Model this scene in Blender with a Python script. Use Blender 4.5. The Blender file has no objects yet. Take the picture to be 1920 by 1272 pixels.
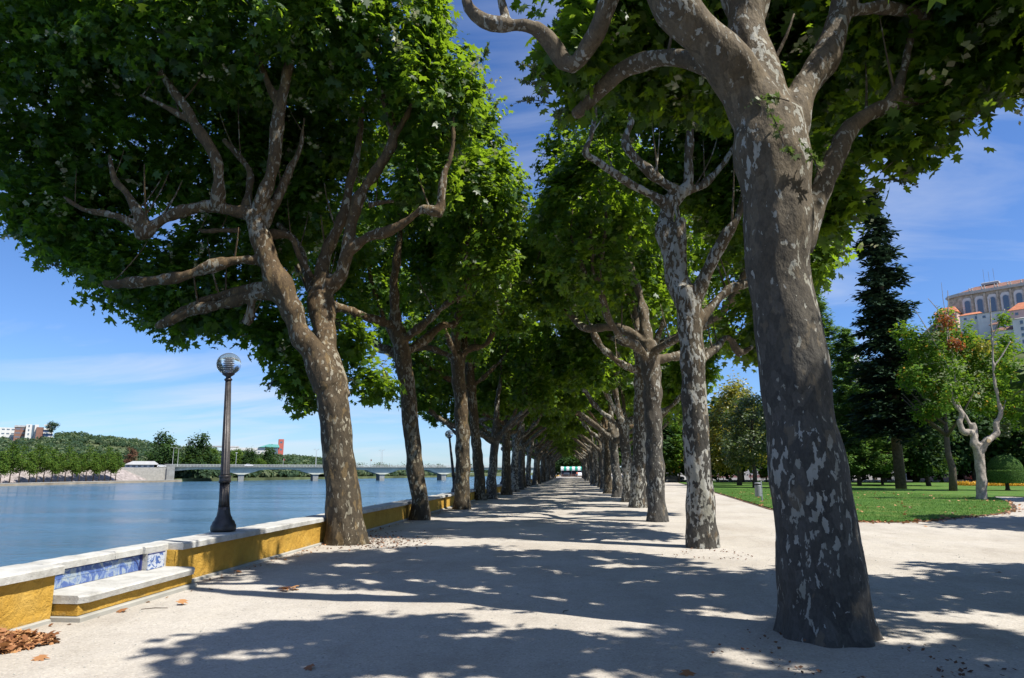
import bpy, math, random
import numpy as np
from mathutils import Vector, Matrix, noise as mnoise

R = math.radians
scene = bpy.context.scene
col = scene.collection

# ------------------------------------------------------------------ camera, sky, sun
F, U0, V0, HZ, VPX, EYE = 1300.0, 960.0, 636.0, 885.0, 1075.0, 1.65
PITCH = math.atan((HZ - V0) / F)
YAW = math.atan((VPX - U0) * math.cos(PITCH) / F)
cam_d = bpy.data.cameras.new("camera")
cam = bpy.data.objects.new("camera", cam_d)
col.objects.link(cam)
cam.location = (0, 0, EYE)
cam.rotation_euler = (math.pi / 2 + PITCH, 0, YAW)
cam_d.sensor_width = 36.0
cam_d.lens = 36.0 * F / 1920.0
cam_d.clip_end = 9000
cam_d.clip_start = 0.05
scene.camera = cam

SUN_EL, SUN_AZ = R(57), R(112)          # azimuth clockwise from +Y
world = bpy.data.worlds.new("World")
scene.world = world
world.use_nodes = True
wn, wl = world.node_tree.nodes, world.node_tree.links
wn.clear()
w_out = wn.new('ShaderNodeOutputWorld')
w_bg = wn.new('ShaderNodeBackground')
w_sky = wn.new('ShaderNodeTexSky')
w_sky.sky_type = 'NISHITA'
w_sky.sun_disc = False
w_sky.sun_elevation = SUN_EL
w_sky.sun_rotation = SUN_AZ
w_sky.altitude = 100
w_sky.air_density = 1.0
w_sky.dust_density = 0.25
w_sky.ozone_density = 3.0
w_bg.inputs['Strength'].default_value = 0.065
# thin cirrus: stretched noise on the direction projected to a high plane
g = wn.new('ShaderNodeTexCoord')
sep = wn.new('ShaderNodeSeparateXYZ'); wl.new(g.outputs['Generated'], sep.inputs[0])
mx = wn.new('ShaderNodeMath'); mx.operation = 'MAXIMUM'; mx.inputs[1].default_value = 0.0
wl.new(sep.outputs['Z'], mx.inputs[0])
ad = wn.new('ShaderNodeMath'); ad.operation = 'ADD'; ad.inputs[1].default_value = 0.16
wl.new(mx.outputs[0], ad.inputs[0])
dx = wn.new('ShaderNodeMath'); dx.operation = 'DIVIDE'
dy = wn.new('ShaderNodeMath'); dy.operation = 'DIVIDE'
wl.new(sep.outputs['X'], dx.inputs[0]); wl.new(ad.outputs[0], dx.inputs[1])
wl.new(sep.outputs['Y'], dy.inputs[0]); wl.new(ad.outputs[0], dy.inputs[1])
cmb = wn.new('ShaderNodeCombineXYZ')
wl.new(dx.outputs[0], cmb.inputs[0]); wl.new(dy.outputs[0], cmb.inputs[1])
mp = wn.new('ShaderNodeMapping'); mp.inputs['Scale'].default_value = (0.55, 1.5, 1)
mp.inputs['Rotation'].default_value = (0, 0, R(25)); mp.inputs['Location'].default_value = (3.1, 1.7, 0)
wl.new(cmb.outputs[0], mp.inputs['Vector'])
nz = wn.new('ShaderNodeTexNoise'); nz.inputs['Scale'].default_value = 1.6
nz.inputs['Detail'].default_value = 8; nz.inputs['Roughness'].default_value = 0.58
nz.inputs['Distortion'].default_value = 0.5
wl.new(mp.outputs[0], nz.inputs['Vector'])
nz2 = wn.new('ShaderNodeTexNoise'); nz2.inputs['Scale'].default_value = 0.7; nz2.inputs['Detail'].default_value = 2
wl.new(cmb.outputs[0], nz2.inputs['Vector'])
mlt = wn.new('ShaderNodeMath'); mlt.operation = 'MULTIPLY'
wl.new(nz.outputs['Fac'], mlt.inputs[0]); wl.new(nz2.outputs['Fac'], mlt.inputs[1])
cr = wn.new('ShaderNodeMapRange'); cr.inputs['From Min'].default_value = 0.225; cr.inputs['From Max'].default_value = 0.40
cr.inputs['To Min'].default_value = 0.0; cr.inputs['To Max'].default_value = 0.50
wl.new(mlt.outputs[0], cr.inputs['Value'])
cm = wn.new('ShaderNodeMix'); cm.data_type = 'RGBA'
cm.inputs[7].default_value = (8.4, 8.8, 9.6, 1)
tint = wn.new('ShaderNodeMix'); tint.data_type = 'RGBA'; tint.blend_type = 'MULTIPLY'
tint.inputs[0].default_value = 1.0; tint.inputs[7].default_value = (0.86, 1.15, 1.62, 1)
wl.new(w_sky.outputs[0], tint.inputs[6])
wl.new(tint.outputs[2], cm.inputs[6])
wl.new(cr.outputs[0], cm.inputs[0])
wl.new(cm.outputs[2], w_bg.inputs['Color'])
wl.new(w_bg.outputs[0], w_out.inputs[0])

sun_d = bpy.data.lights.new("sun", 'SUN')
sun_d.energy = 5.0
sun_d.angle = R(0.53)
sun_d.color = (1.0, 0.955, 0.88)
sun = bpy.data.objects.new("sun", sun_d)
col.objects.link(sun)
SD = Vector((math.sin(SUN_AZ) * math.cos(SUN_EL), math.cos(SUN_AZ) * math.cos(SUN_EL), math.sin(SUN_EL)))
sun.rotation_euler = SD.to_track_quat('Z', 'Y').to_euler()
sun.location = (20, -10, 40)

scene.render.engine = 'CYCLES'
scene.view_settings.view_transform = 'Standard'
scene.view_settings.look = 'None'
scene.view_settings.gamma = 1.0
scene.view_settings.exposure = 0.62
scene.view_settings.use_curve_mapping = False
scene.cycles.max_bounces = 6
scene.cycles.diffuse_bounces = 1
scene.cycles.glossy_bounces = 3
scene.cycles.transmission_bounces = 5
scene.cycles.transparent_max_bounces = 6

# ------------------------------------------------------------------ projection helpers (pixels of the 1920 px photo)
_f = Vector((-math.sin(YAW) * math.cos(PITCH), math.cos(YAW) * math.cos(PITCH), math.sin(PITCH)))
_r = Vector((math.cos(YAW), math.sin(YAW), 0))
_u = _r.cross(_f)
CAM = Vector((0, 0, EYE))
def ray(u, v): return _f * F + _r * (u - U0) - _u * (v - V0)
def at(u, v, Y):
    d = ray(u, v); return CAM + d * (Y / d.y)
def gz(u, v, z=0.0):
    d = ray(u, v); return CAM + d * ((z - EYE) / d.z)

# ------------------------------------------------------------------ materials
def mat(name):
    m = bpy.data.materials.new(name); m.use_nodes = True
    nt = m.node_tree; b = nt.nodes['Principled BSDF']
    return m, nt, b
def nd(nt, t, **kw):
    n = nt.nodes.new(t)
    for k, v in kw.items():
        if k in n.inputs: n.inputs[k].default_value = v
        else: setattr(n, k, v)
    return n
def coords(nt, scale=(1, 1, 1), kind='Object'):
    tc = nt.nodes.new('ShaderNodeTexCoord'); m = nt.nodes.new('ShaderNodeMapping')
    m.inputs['Scale'].default_value = scale
    nt.links.new(tc.outputs[kind], m.inputs['Vector']); return m.outputs[0]
def noise(nt, vec, scale, detail=4, rough=0.55, dist=0.0):
    n = nd(nt, 'ShaderNodeTexNoise'); n.inputs['Scale'].default_value = scale
    n.inputs['Detail'].default_value = detail; n.inputs['Roughness'].default_value = rough
    n.inputs['Distortion'].default_value = dist
    nt.links.new(vec, n.inputs['Vector']); return n.outputs['Fac']
def ramp(nt, fac, stops, interp='LINEAR'):
    r = nt.nodes.new('ShaderNodeValToRGB'); cr_ = r.color_ramp; cr_.interpolation = interp
    while len(cr_.elements) < len(stops): cr_.elements.new(0.5)
    for e, (p, c) in zip(cr_.elements, stops):
        e.position = p; e.color = (*c, 1) if len(c) == 3 else c
    nt.links.new(fac, r.inputs[0]); return r.outputs[0]
def mixc(nt, fac, a, b, mode='MIX'):
    m = nt.nodes.new('ShaderNodeMix'); m.data_type = 'RGBA'; m.blend_type = mode
    for s, x in ((0, fac), (6, a), (7, b)):
        if isinstance(x, (int, float)): m.inputs[s].default_value = x
        elif isinstance(x, tuple): m.inputs[s].default_value = (*x, 1)
        else: nt.links.new(x, m.inputs[s])
    return m.outputs[2]
def bump(nt, b, h, strength=0.3, dist=0.02, normal=None):
    n = nt.nodes.new('ShaderNodeBump'); n.inputs['Strength'].default_value = strength
    n.inputs['Distance'].default_value = dist
    nt.links.new(h, n.inputs['Height'])
    if normal: nt.links.new(normal, n.inputs['Normal'])
    if b: nt.links.new(n.outputs[0], b.inputs['Normal'])
    return n.outputs[0]
def simple(name, c, rough=0.7, spec=0.3, metal=0.0, var=0.25, scale=6.0, bmp=0.15, bdist=0.01):
    m, nt, b = mat(name)
    v = coords(nt)
    n1 = noise(nt, v, scale, 5, 0.6)
    lo = tuple(x * (1 - var) for x in c); hi = tuple(min(1, x * (1 + var)) for x in c)
    nt.links.new(ramp(nt, n1, [(0.3, lo), (0.7, hi)]), b.inputs['Base Color'])
    b.inputs['Roughness'].default_value = rough; b.inputs['Metallic'].default_value = metal
    b.inputs['Specular IOR Level'].default_value = spec
    if bmp: bump(nt, b, noise(nt, v, scale * 6, 4, 0.6), bmp, bdist)
    return m

def leaf_material(name, stops, trans=(0.25, 0.42, 0.04), tfac=0.38, rough=0.42, spec=0.45):
    m, nt, b = mat(name)
    a = nd(nt, 'ShaderNodeAttribute'); a.attribute_name = 'tone'
    c = ramp(nt, a.outputs['Fac'], stops)
    nt.links.new(c, b.inputs['Base Color'])
    b.inputs['Roughness'].default_value = rough; b.inputs['Specular IOR Level'].default_value = spec
    t = nd(nt, 'ShaderNodeBsdfTranslucent')
    tc = mixc(nt, 0.55, c, trans)
    nt.links.new(tc, t.inputs['Color'])
    mx_ = nd(nt, 'ShaderNodeMixShader'); mx_.inputs[0].default_value = tfac
    nt.links.new(b.outputs[0], mx_.inputs[1]); nt.links.new(t.outputs[0], mx_.inputs[2])
    nt.links.new(mx_.outputs[0], nt.nodes['Material Output'].inputs['Surface'])
    return m

M = {}
M['plane_leaf'] = leaf_material('plane_leaf', [(0, (0.014, 0.036, 0.008)), (0.45, (0.035, 0.088, 0.012)), (0.8, (0.095, 0.18, 0.020)), (1, (0.20, 0.26, 0.045))], trans=(0.48, 0.72, 0.025), tfac=0.48)
M['young_leaf'] = leaf_material('young_leaf', [(0, (0.28, 0.34, 0.12)), (0.5, (0.42, 0.44, 0.25)), (1, (0.55, 0.48, 0.34))], trans=(0.35, 0.4, 0.15), tfac=0.3)
M['dark_leaf'] = leaf_material('dark_leaf', [(0, (0.012, 0.030, 0.010)), (0.6, (0.028, 0.062, 0.016)), (1, (0.055, 0.11, 0.025))], tfac=0.22, rough=.7, spec=.15)
M['fir_leaf'] = leaf_material('fir_leaf', [(0, (0.012, 0.028, 0.015)), (0.6, (0.030, 0.060, 0.032)), (1, (0.065, 0.11, 0.05))], rough=0.8, spec=0.1, tfac=0.08, trans=(0.05, 0.09, 0.04))
M['thuja_leaf'] = leaf_material('thuja_leaf', [(0, (0.04, 0.08, 0.022)), (0.6, (0.09, 0.18, 0.04)), (1, (0.16, 0.26, 0.06))], tfac=0.25, rough=.8, spec=.1)
M['maple_leaf'] = leaf_material('maple_leaf', [(0, (0.035, 0.085, 0.010)), (0.6, (0.075, 0.165, 0.018)), (0.93, (0.15, 0.24, 0.025)), (1, (0.45, 0.25, 0.03))], trans=(0.35, 0.55, 0.03), tfac=0.4, rough=.7, spec=.12)
M['red_leaf'] = leaf_material('red_leaf', [(0, (0.14, 0.03, 0.02)), (0.5, (0.25, 0.08, 0.03)), (1, (0.5, 0.24, 0.04))], trans=(0.5, 0.15, 0.03))
M['rust_leaf'] = leaf_material('rust_leaf', [(0, (0.08, 0.045, 0.03)), (1, (0.20, 0.10, 0.06))], trans=(0.25, 0.12, 0.06), tfac=.2, rough=.8, spec=.1)
M['yellow_leaf'] = leaf_material('yellow_leaf', [(0, (0.08, 0.12, 0.015)), (0.6, (0.20, 0.21, 0.025)), (1, (0.42, 0.30, 0.04))], trans=(0.5, 0.45, 0.04))
M['olive_leaf'] = leaf_material('olive_leaf', [(0, (0.045, 0.065, 0.025)), (0.6, (0.09, 0.12, 0.045)), (1, (0.16, 0.18, 0.08))], tfac=0.25)
M['bank_leaf'] = leaf_material('bank_leaf', [(0, (0.03, 0.07, 0.012)), (0.6, (0.075, 0.14, 0.022)), (1, (0.16, 0.22, 0.035))], trans=(0.3, 0.45, 0.05), tfac=0.3, rough=.8, spec=.1)
M['hazy_forest_leaf'] = leaf_material('hazy_forest_leaf', [(0, (0.030, 0.055, 0.034)), (0.6, (0.055, 0.090, 0.048)), (1, (0.14, 0.17, 0.09))], tfac=0.15, rough=0.9, spec=0.05)  # blue-grey shift paints distance haze into the leaf colour
M['dry_leaf'] = leaf_material('dry_leaf', [(0, (0.16, 0.06, 0.025)), (0.5, (0.34, 0.15, 0.06)), (1, (0.55, 0.30, 0.12))], trans=(0.4, 0.2, 0.08), tfac=0.15, rough=0.6)
M['brown_leaf'] = leaf_material('brown_leaf', [(0, (0.07, 0.035, 0.02)), (0.8, (0.14, 0.07, 0.04)), (1, (0.34, 0.15, 0.06))], trans=(0.3, 0.12, 0.05), tfac=0.1, rough=0.7)
M['grass_blade'] = leaf_material('grass_blade', [(0, (0.045, 0.10, 0.02)), (0.6, (0.08, 0.19, 0.03)), (1, (0.17, 0.27, 0.06))], trans=(0.2, 0.42, 0.04), tfac=0.3, rough=0.6)
M['flower'] = leaf_material('flower', [(0, (0.1, 0.18, 0.03)), (0.3, (0.7, 0.30, 0.02)), (1, (0.85, 0.6, 0.04))], trans=(0.7, 0.4, 0.04))

def plane_bark(name, pale=0.46, fs=9.5, grey=(0.34, 0.335, 0.30), base_c=(0.080, 0.069, 0.052), warm=(0.16, 0.115, 0.065), limb_tint=(1.25, 1.12, 0.92)):
    """mottled plane bark: flaking plates over pale under-bark"""
    m, nt, b = mat(name)
    tc = nd(nt, 'ShaderNodeTexCoord')
    oi = nd(nt, 'ShaderNodeObjectInfo')
    mp_ = nd(nt, 'ShaderNodeMapping'); mp_.inputs['Scale'].default_value = (1.25, 1.25, 0.62)
    nt.links.new(tc.outputs['Object'], mp_.inputs['Vector'])
    sh = nd(nt, 'ShaderNodeVectorMath'); sh.operation = 'ADD'
    ml = nd(nt, 'ShaderNodeVectorMath'); ml.operation = 'SCALE'; ml.inputs[0].default_value = (13, 7, 19)
    nt.links.new(oi.outputs['Random'], ml.inputs['Scale'])
    nt.links.new(mp_.outputs[0], sh.inputs[0]); nt.links.new(ml.outputs[0], sh.inputs[1])
    v = sh.outputs[0]
    # warped coordinates for ragged plate edges
    nv = nd(nt, 'ShaderNodeTexNoise'); nv.inputs['Scale'].default_value = 7; nv.inputs['Detail'].default_value = 4
    nt.links.new(v, nv.inputs['Vector'])
    wv = nd(nt, 'ShaderNodeVectorMath'); wv.operation = 'MULTIPLY_ADD'
    wv.inputs[1].default_value = (0.16, 0.16, 0.16)
    nt.links.new(nv.outputs['Color'], wv.inputs[0]); nt.links.new(v, wv.inputs[2])
    w = wv.outputs[0]
    vo = nd(nt, 'ShaderNodeTexVoronoi'); vo.inputs['Scale'].default_value = 9.0
    nt.links.new(w, vo.inputs['Vector'])
    sp = nd(nt, 'ShaderNodeSeparateColor'); nt.links.new(vo.outputs['Color'], sp.inputs[0])
    base = ramp(nt, sp.outputs[0], [(0, tuple(k * .80 for k in base_c)), (0.35, tuple(k * .93 for k in base_c)), (0.7, tuple(k * 1.05 for k in base_c)), (1, tuple(k * 1.35 for k in base_c))])
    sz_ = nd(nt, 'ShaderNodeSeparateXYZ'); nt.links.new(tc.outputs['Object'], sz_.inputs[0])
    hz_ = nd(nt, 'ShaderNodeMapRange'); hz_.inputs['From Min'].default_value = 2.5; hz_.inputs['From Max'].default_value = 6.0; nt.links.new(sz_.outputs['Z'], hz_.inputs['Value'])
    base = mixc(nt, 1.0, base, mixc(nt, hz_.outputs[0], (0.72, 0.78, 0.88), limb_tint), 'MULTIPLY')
    fine = noise(nt, v, 28, 6, 0.7)
    base = mixc(nt, 0.55, base, ramp(nt, fine, [(0.3, (0.30, 0.28, 0.27)), (0.7, (1.35, 1.3, 1.2))]), 'MULTIPLY')
    # pale flakes: threshold of a noise, clumped
    big = noise(nt, v, 1.4, 2, 0.5)
    pn = noise(nt, w, fs, 3, 0.5, 0.2)
    sm = nd(nt, 'ShaderNodeMath'); sm.operation = 'MULTIPLY_ADD'; sm.inputs[1].default_value = 0.55
    nt.links.new(big, sm.inputs[0]); nt.links.new(pn, sm.inputs[2])
    mask = ramp(nt, sm.outputs[0], [(pale + 0.375, (0, 0, 0)), (pale + 0.39, (1, 1, 1))])
    pc = ramp(nt, noise(nt, v, 3.3, 3), [(0.35, (grey[0] * .72, grey[1] * .70, grey[2] * .62)), (0.6, grey), (0.75, (0.40, 0.34, 0.22))])
    c = mixc(nt, mask, base, pc)
    # tan middle layer
    tn = noise(nt, w, 4.1, 3, 0.5)
    tm = ramp(nt, tn, [(0.60, (0, 0, 0)), (0.62, (1, 1, 1))])
    tm2 = mixc(nt, 0.55, tm, (0, 0, 0))
    c = mixc(nt, tm2, c, warm)
    nt.links.new(c, b.inputs['Base Color'])
    b.inputs['Roughness'].default_value = 0.8; b.inputs['Specular IOR Level'].default_value = 0.25
    inv = nd(nt, 'ShaderNodeMath'); inv.operation = 'MULTIPLY_ADD'; inv.inputs[1].default_value = -0.5; inv.inputs[2].default_value = 0.5
    nt.links.new(mask, inv.inputs[0])
    n1 = bump(nt, None, inv.outputs[0], 0.6, 0.012)
    n2 = bump(nt, None, noise(nt, v, 5.5, 4, 0.6), 0.9, 0.05, n1)
    bump(nt, b, fine, 0.5, 0.012, n2)
    return m
M['bark_a'] = plane_bark('plane_bark_dark', pale=0.505, fs=11.0, base_c=(0.100, 0.088, 0.070), warm=(0.165, 0.13, 0.085))
M['bark_b'] = plane_bark('plane_bark_mottled', pale=0.435)
M['bark_c'] = plane_bark('plane_bark_sparse', pale=0.495, grey=(0.25, 0.225, 0.17), base_c=(0.092, 0.067, 0.038), warm=(0.20, 0.135, 0.058), limb_tint=(1.02, 0.93, 0.80))
M['bark_plain'] = simple('brown_bark', (0.10, 0.08, 0.06), 0.9, 0.2, var=0.4, scale=5, bmp=0.8, bdist=0.04)
M['bark_grey'] = simple('pale_grey_bark', (0.34, 0.30, 0.25), 0.9, 0.2, var=0.35, scale=7, bmp=0.8, bdist=0.03)
M['cut_wood'] = simple('cut_wood', (0.55, 0.40, 0.22), 0.8)

# gravel
m, nt, b = mat('gravel'); M['gravel'] = m
v = coords(nt)
c = ramp(nt, noise(nt, v, 0.35, 5, 0.6), [(0.25, (0.385, 0.345, 0.292)), (0.5, (0.450, 0.415, 0.362)), (0.75, (0.50, 0.468, 0.42))])
c = mixc(nt, 0.8, c, ramp(nt, noise(nt, coords(nt, (1.1, .32, 1)), 0.9, 6, 0.65, 0.6), [(0.33, (0.84, 0.83, 0.82)), (0.5, (1, 1, 1)), (0.7, (1.04, 1.035, 1.02))]), 'MULTIPLY')
c = mixc(nt, 0.5, c, ramp(nt, noise(nt, v, 3.0, 6, 0.7), [(0.28, (0.74, 0.72, 0.70)), (0.45, (0.95, 0.94, 0.93)), (0.65, (1.06, 1.05, 1.04))]), 'MULTIPLY')
vo = nd(nt, 'ShaderNodeTexVoronoi'); vo.inputs['Scale'].default_value = 60; nt.links.new(v, vo.inputs['Vector'])
sp = nd(nt, 'ShaderNodeSeparateColor'); nt.links.new(vo.outputs['Color'], sp.inputs[0])
c = mixc(nt, 0.6, c, ramp(nt, sp.outputs[0], [(0.0, (0.55, 0.52, 0.5)), (0.12, (0.85, 0.84, 0.82)), (0.8, (1.0, 1.0, 1.0)), (1, (1.25, 1.24, 1.2))]), 'MULTIPLY')
nt.links.new(c, b.inputs['Base Color']); b.inputs['Roughness'].default_value = 0.95; b.inputs['Specular IOR Level'].default_value = 0.1
n1 = bump(nt, None, noise(nt, v, 2.2, 5, 0.6), 0.35, 0.06)
bump(nt, b, noise(nt, v, 45, 3, 0.7), 0.55, 0.012, n1)

# grass sheet
m, nt, b = mat('lawn_grass'); M['lawn'] = m
v = coords(nt)
c = ramp(nt, noise(nt, v, 0.45, 6, 0.7), [(0.3, (0.045, 0.115, 0.020)), (0.5, (0.080, 0.16, 0.028)), (0.68, (0.16, 0.20, 0.055))])
c = mixc(nt, 0.7, c, ramp(nt, noise(nt, v, 14, 5, 0.7), [(0.3, (0.55, 0.6, 0.5)), (0.7, (1.3, 1.25, 1.2))]), 'MULTIPLY')
nt.links.new(c, b.inputs['Base Color']); b.inputs['Roughness'].default_value = 0.9; b.inputs['Specular IOR Level'].default_value = 0.15
bump(nt, b, noise(nt, v, 22, 5, 0.7), 0.8, 0.05)

# ochre render
m, nt, b = mat('ochre_render'); M['ochre'] = m
v = coords(nt)
c = ramp(nt, noise(nt, v, 1.6, 6, 0.65), [(0.3, (0.42, 0.235, 0.040)), (0.52, (0.52, 0.305, 0.052)), (0.75, (0.58, 0.37, 0.09))])
c = mixc(nt, 0.5, c, ramp(nt, noise(nt, v, 9, 5, 0.7), [(0.3, (0.82, 0.8, 0.75)), (0.7, (1.08, 1.07, 1.0))]), 'MULTIPLY')
sxyz = nd(nt, 'ShaderNodeSeparateXYZ'); nt.links.new(v, sxyz.inputs[0])
dz_ = nd(nt, 'ShaderNodeMath'); dz_.operation = 'MULTIPLY_ADD'; dz_.inputs[1].default_value = 0.35
nt.links.new(noise(nt, v, 5, 4), dz_.inputs[0]); nt.links.new(sxyz.outputs['Z'], dz_.inputs[2])
c = mixc(nt, ramp(nt, dz_.outputs[0], [(0.17, (1, 1, 1)), (0.26, (0, 0, 0))]), c, (0.40, 0.27, 0.09))
nt.links.new(c, b.inputs['Base Color']); b.inputs['Roughness'].default_value = 0.85; b.inputs['Specular IOR Level'].default_value = 0.2
n1 = bump(nt, None, noise(nt, v, 5, 5, 0.65, 0.6), 0.9, 0.05)
bump(nt, b, noise(nt, v, 38, 5, 0.7), 0.8, 0.018, n1)

# whitewashed stone
m, nt, b = mat('limestone'); M['limestone'] = m
v = coords(nt)
c = ramp(nt, noise(nt, v, 3.0, 7, 0.7), [(0.25, (0.27, 0.26, 0.23)), (0.5, (0.44, 0.43, 0.395)), (0.75, (0.56, 0.555, 0.52))])
c = mixc(nt, ramp(nt, noise(nt, v, 11, 6, 0.7), [(0.60, (0, 0, 0)), (0.72, (0.8, 0.8, 0.8))]), c, (0.20, 0.19, 0.17))
nt.links.new(c, b.inputs['Base Color']); b.inputs['Roughness'].default_value = 0.9
n1 = bump(nt, None, noise(nt, v, 7, 5, 0.6), 0.6, 0.03)
bump(nt, b, noise(nt, v, 60, 4, 0.7), 0.5, 0.01, n1)

# azulejo: blue brushwork on white glaze (object coordinates, metres)
def azulejo(name, sc, lo, hi, seed, pale=(0.33, 0.39, 0.42)):
    m, nt, b = mat(name)
    tc = nd(nt, 'ShaderNodeTexCoord'); mp_ = nd(nt, 'ShaderNodeMapping'); mp_.inputs['Location'].default_value = (seed, seed * 1.7, 0)
    g_ = nd(nt, 'ShaderNodeNewGeometry'); nt.links.new(g_.outputs['Position'], mp_.inputs['Vector'])
    v = mp_.outputs[0]
    n = noise(nt, v, sc, 6, 0.62, 2.2)
    c = ramp(nt, n, [(0.0, (0.05, 0.085, 0.27)), (lo, (0.07, 0.13, 0.34)), (lo + .05, (0.17, 0.25, 0.44)), (hi, pale), (1, tuple(k * 1.1 for k in pale))])
    n2 = noise(nt, v, sc * 4.5, 5, 0.6, 1.5)
    c = mixc(nt, ramp(nt, n2, [(0.36, (1, 1, 1)), (0.42, (0, 0, 0))]), c, (0.08, 0.13, 0.36))
    n3 = noise(nt, v, 16, 4, 0.6)
    c = mixc(nt, ramp(nt, n3, [(0.68, (0, 0, 0)), (0.72, (0.7, 0.7, 0.7))]), c, (0.42, 0.36, 0.26))
    nt.links.new(c, b.inputs['Base Color']); b.inputs['Roughness'].default_value = 0.22; b.inputs['Specular IOR Level'].default_value = 0.5
    bump(nt, b, noise(nt, v, 14, 3), 0.15, 0.01)
    return m
M['azulejo'] = azulejo('azulejo_scene', 5.5, 0.46, 0.60, 0.0)
M['azulejo_flower'] = azulejo('azulejo_flower', 7.0, 0.43, 0.47, 3.0, (0.50, 0.54, 0.60))
M['navy'] = simple('navy_glaze', (0.03, 0.04, 0.16), 0.3, 0.5, var=0.3, scale=20)

# cast iron
M['iron'] = simple('cast_iron', (0.055, 0.050, 0.048), 0.42, 0.5, 0.55, var=0.35, scale=14, bmp=0.35, bdist=0.004)
M['steel'] = simple('grey_steel', (0.30, 0.31, 0.32), 0.45, 0.5, 0.6, var=0.12, scale=12, bmp=0.1)
M['bin_grey'] = simple('grey_bin_paint', (0.26, 0.27, 0.28), 0.5, 0.4, 0.2, var=0.15, scale=10)
M['dark_metal'] = simple('dark_metal', (0.04, 0.04, 0.045), 0.5)
M['pale_post'] = simple('pale_post', (0.42, 0.43, 0.42), 0.6)
m, nt, b = mat('smoked_glass'); M['smoked_glass'] = m
b.inputs['Base Color'].default_value = (0.86, 0.89, 0.92, 1); b.inputs['Roughness'].default_value = 0.03
b.inputs['Transmission Weight'].default_value = 0.93; b.inputs['IOR'].default_value = 1.12
b.inputs['Specular IOR Level'].default_value = 0.6
M['louver'] = simple('lamp_louver', (0.30, 0.31, 0.32), 0.4, 0.5, 0.5)
m, nt, b = mat('window_glass'); M['glass'] = m
b.inputs['Base Color'].default_value = (0.10, 0.14, 0.19, 1); b.inputs['Roughness'].default_value = 0.08; b.inputs['Specular IOR Level'].default_value = 0.8

# water
m, nt, b = mat('river_water'); M['water'] = m
v = coords(nt, (1, 1, 1), 'Object')
b.inputs['Base Color'].default_value = (0.055, 0.130, 0.205, 1)
b.inputs['Roughness'].default_value = 0.12; b.inputs['IOR'].default_value = 1.33
v2 = coords(nt, (0.5, 1.0, 1), 'Object')
n0 = bump(nt, None, noise(nt, coords(nt, (0.35, 1.0, 1)), 0.22, 4, 0.6, 0.6), 1.0, 1.0)
n1 = bump(nt, None, noise(nt, v2, 1.1, 5, 0.62, 0.4), 1.0, 0.55, n0)
rgh = nd(nt, 'ShaderNodeMapRange'); rgh.inputs['From Min'].default_value = .35; rgh.inputs['From Max'].default_value = .65
rgh.inputs['To Min'].default_value = .06; rgh.inputs['To Max'].default_value = .17
nt.links.new(noise(nt, coords(nt, (0.3, 1.0, 1)), 0.05, 4, 0.6, 0.8), rgh.inputs['Value']); nt.links.new(rgh.outputs[0], b.inputs['Roughness'])
bump(nt, b, noise(nt, v2, 6.0, 3, 0.6), 0.8, 0.10, n1)

M['concrete'] = simple('concrete', (0.36, 0.35, 0.31), 0.9, 0.2, var=0.22, scale=1.2, bmp=0.3)
M['bridge_pale'] = simple('bridge_concrete', (0.52, 0.53, 0.45), 0.9, 0.2, var=0.15, scale=0.4, bmp=0.2)
M['bridge_dark'] = simple('bridge_pier_concrete', (0.27, 0.275, 0.26), 0.9, 0.2, var=0.25, scale=0.5)
M['rubble'] = simple('rubble_stone', (0.30, 0.26, 0.24), 0.95, 0.1, var=0.45, scale=0.55, bmp=0.9, bdist=0.3)
M['bank_earth'] = simple('bank_earth', (0.30, 0.25, 0.18), 0.95, 0.1, var=0.3, scale=0.25, bmp=0.4, bdist=0.1)
M['scrub'] = simple('scrub_ground', (0.10, 0.12, 0.055), 0.95, 0.1, var=0.6, scale=0.05, bmp=0.8, bdist=0.6)
M['asphalt'] = simple('asphalt', (0.06, 0.06, 0.062), 0.9, 0.2, var=0.2, scale=2)
M['white_wall'] = simple('white_wall', (0.66, 0.65, 0.62), 0.85, 0.2, var=0.10, scale=0.35)
M['grey_wall'] = simple('grey_wall', (0.42, 0.42, 0.42), 0.85, 0.2, var=0.2, scale=0.35)
M['pink_wall'] = simple('pink_wall', (0.58, 0.40, 0.36), 0.85, 0.2, var=0.12, scale=0.35)
M['brown_wall'] = simple('brown_wall', (0.24, 0.13, 0.10), 0.85, 0.2, var=0.15, scale=0.35)
M['stone_wall'] = simple('ochre_stone', (0.46, 0.40, 0.31), 0.9, 0.2, var=0.4, scale=0.8, bmp=0.6, bdist=0.05)
M['tile_roof'] = simple('terracotta_roof', (0.23, 0.125, 0.095), 0.9, 0.2, var=0.35, scale=0.9, bmp=0.6, bdist=0.1)
M['tile_roof_new'] = simple('new_terracotta_roof', (0.50, 0.19, 0.10), 0.85, 0.2, var=0.2, scale=0.9, bmp=0.4, bdist=0.1)
M['teal_roof'] = simple('teal_roof', (0.18, 0.50, 0.45), 0.6)
M['red_tower'] = simple('red_tower', (0.50, 0.13, 0.10), 0.7)
M['white_paint'] = simple('white_paint', (0.75, 0.75, 0.74), 0.4, 0.5, var=0.05, bmp=0)
M['dark_paint'] = simple('dark_paint', (0.03, 0.035, 0.045), 0.3, 0.5, var=0.05, bmp=0)
M['blue_paint'] = simple('blue_paint', (0.06, 0.12, 0.28), 0.3, 0.5, var=0.05, bmp=0)
M['red_paint'] = simple('red_paint', (0.22, 0.035, 0.03), 0.35, 0.5, var=0.1, bmp=0)
M['green_cloth'] = simple('green_awning', (0.03, 0.30, 0.20), 0.8)
M['orange_cloth'] = simple('orange_cloth', (0.75, 0.16, 0.08), 0.8)
M['dark_cloth'] = simple('dark_cloth', (0.05, 0.06, 0.09), 0.8)
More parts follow.
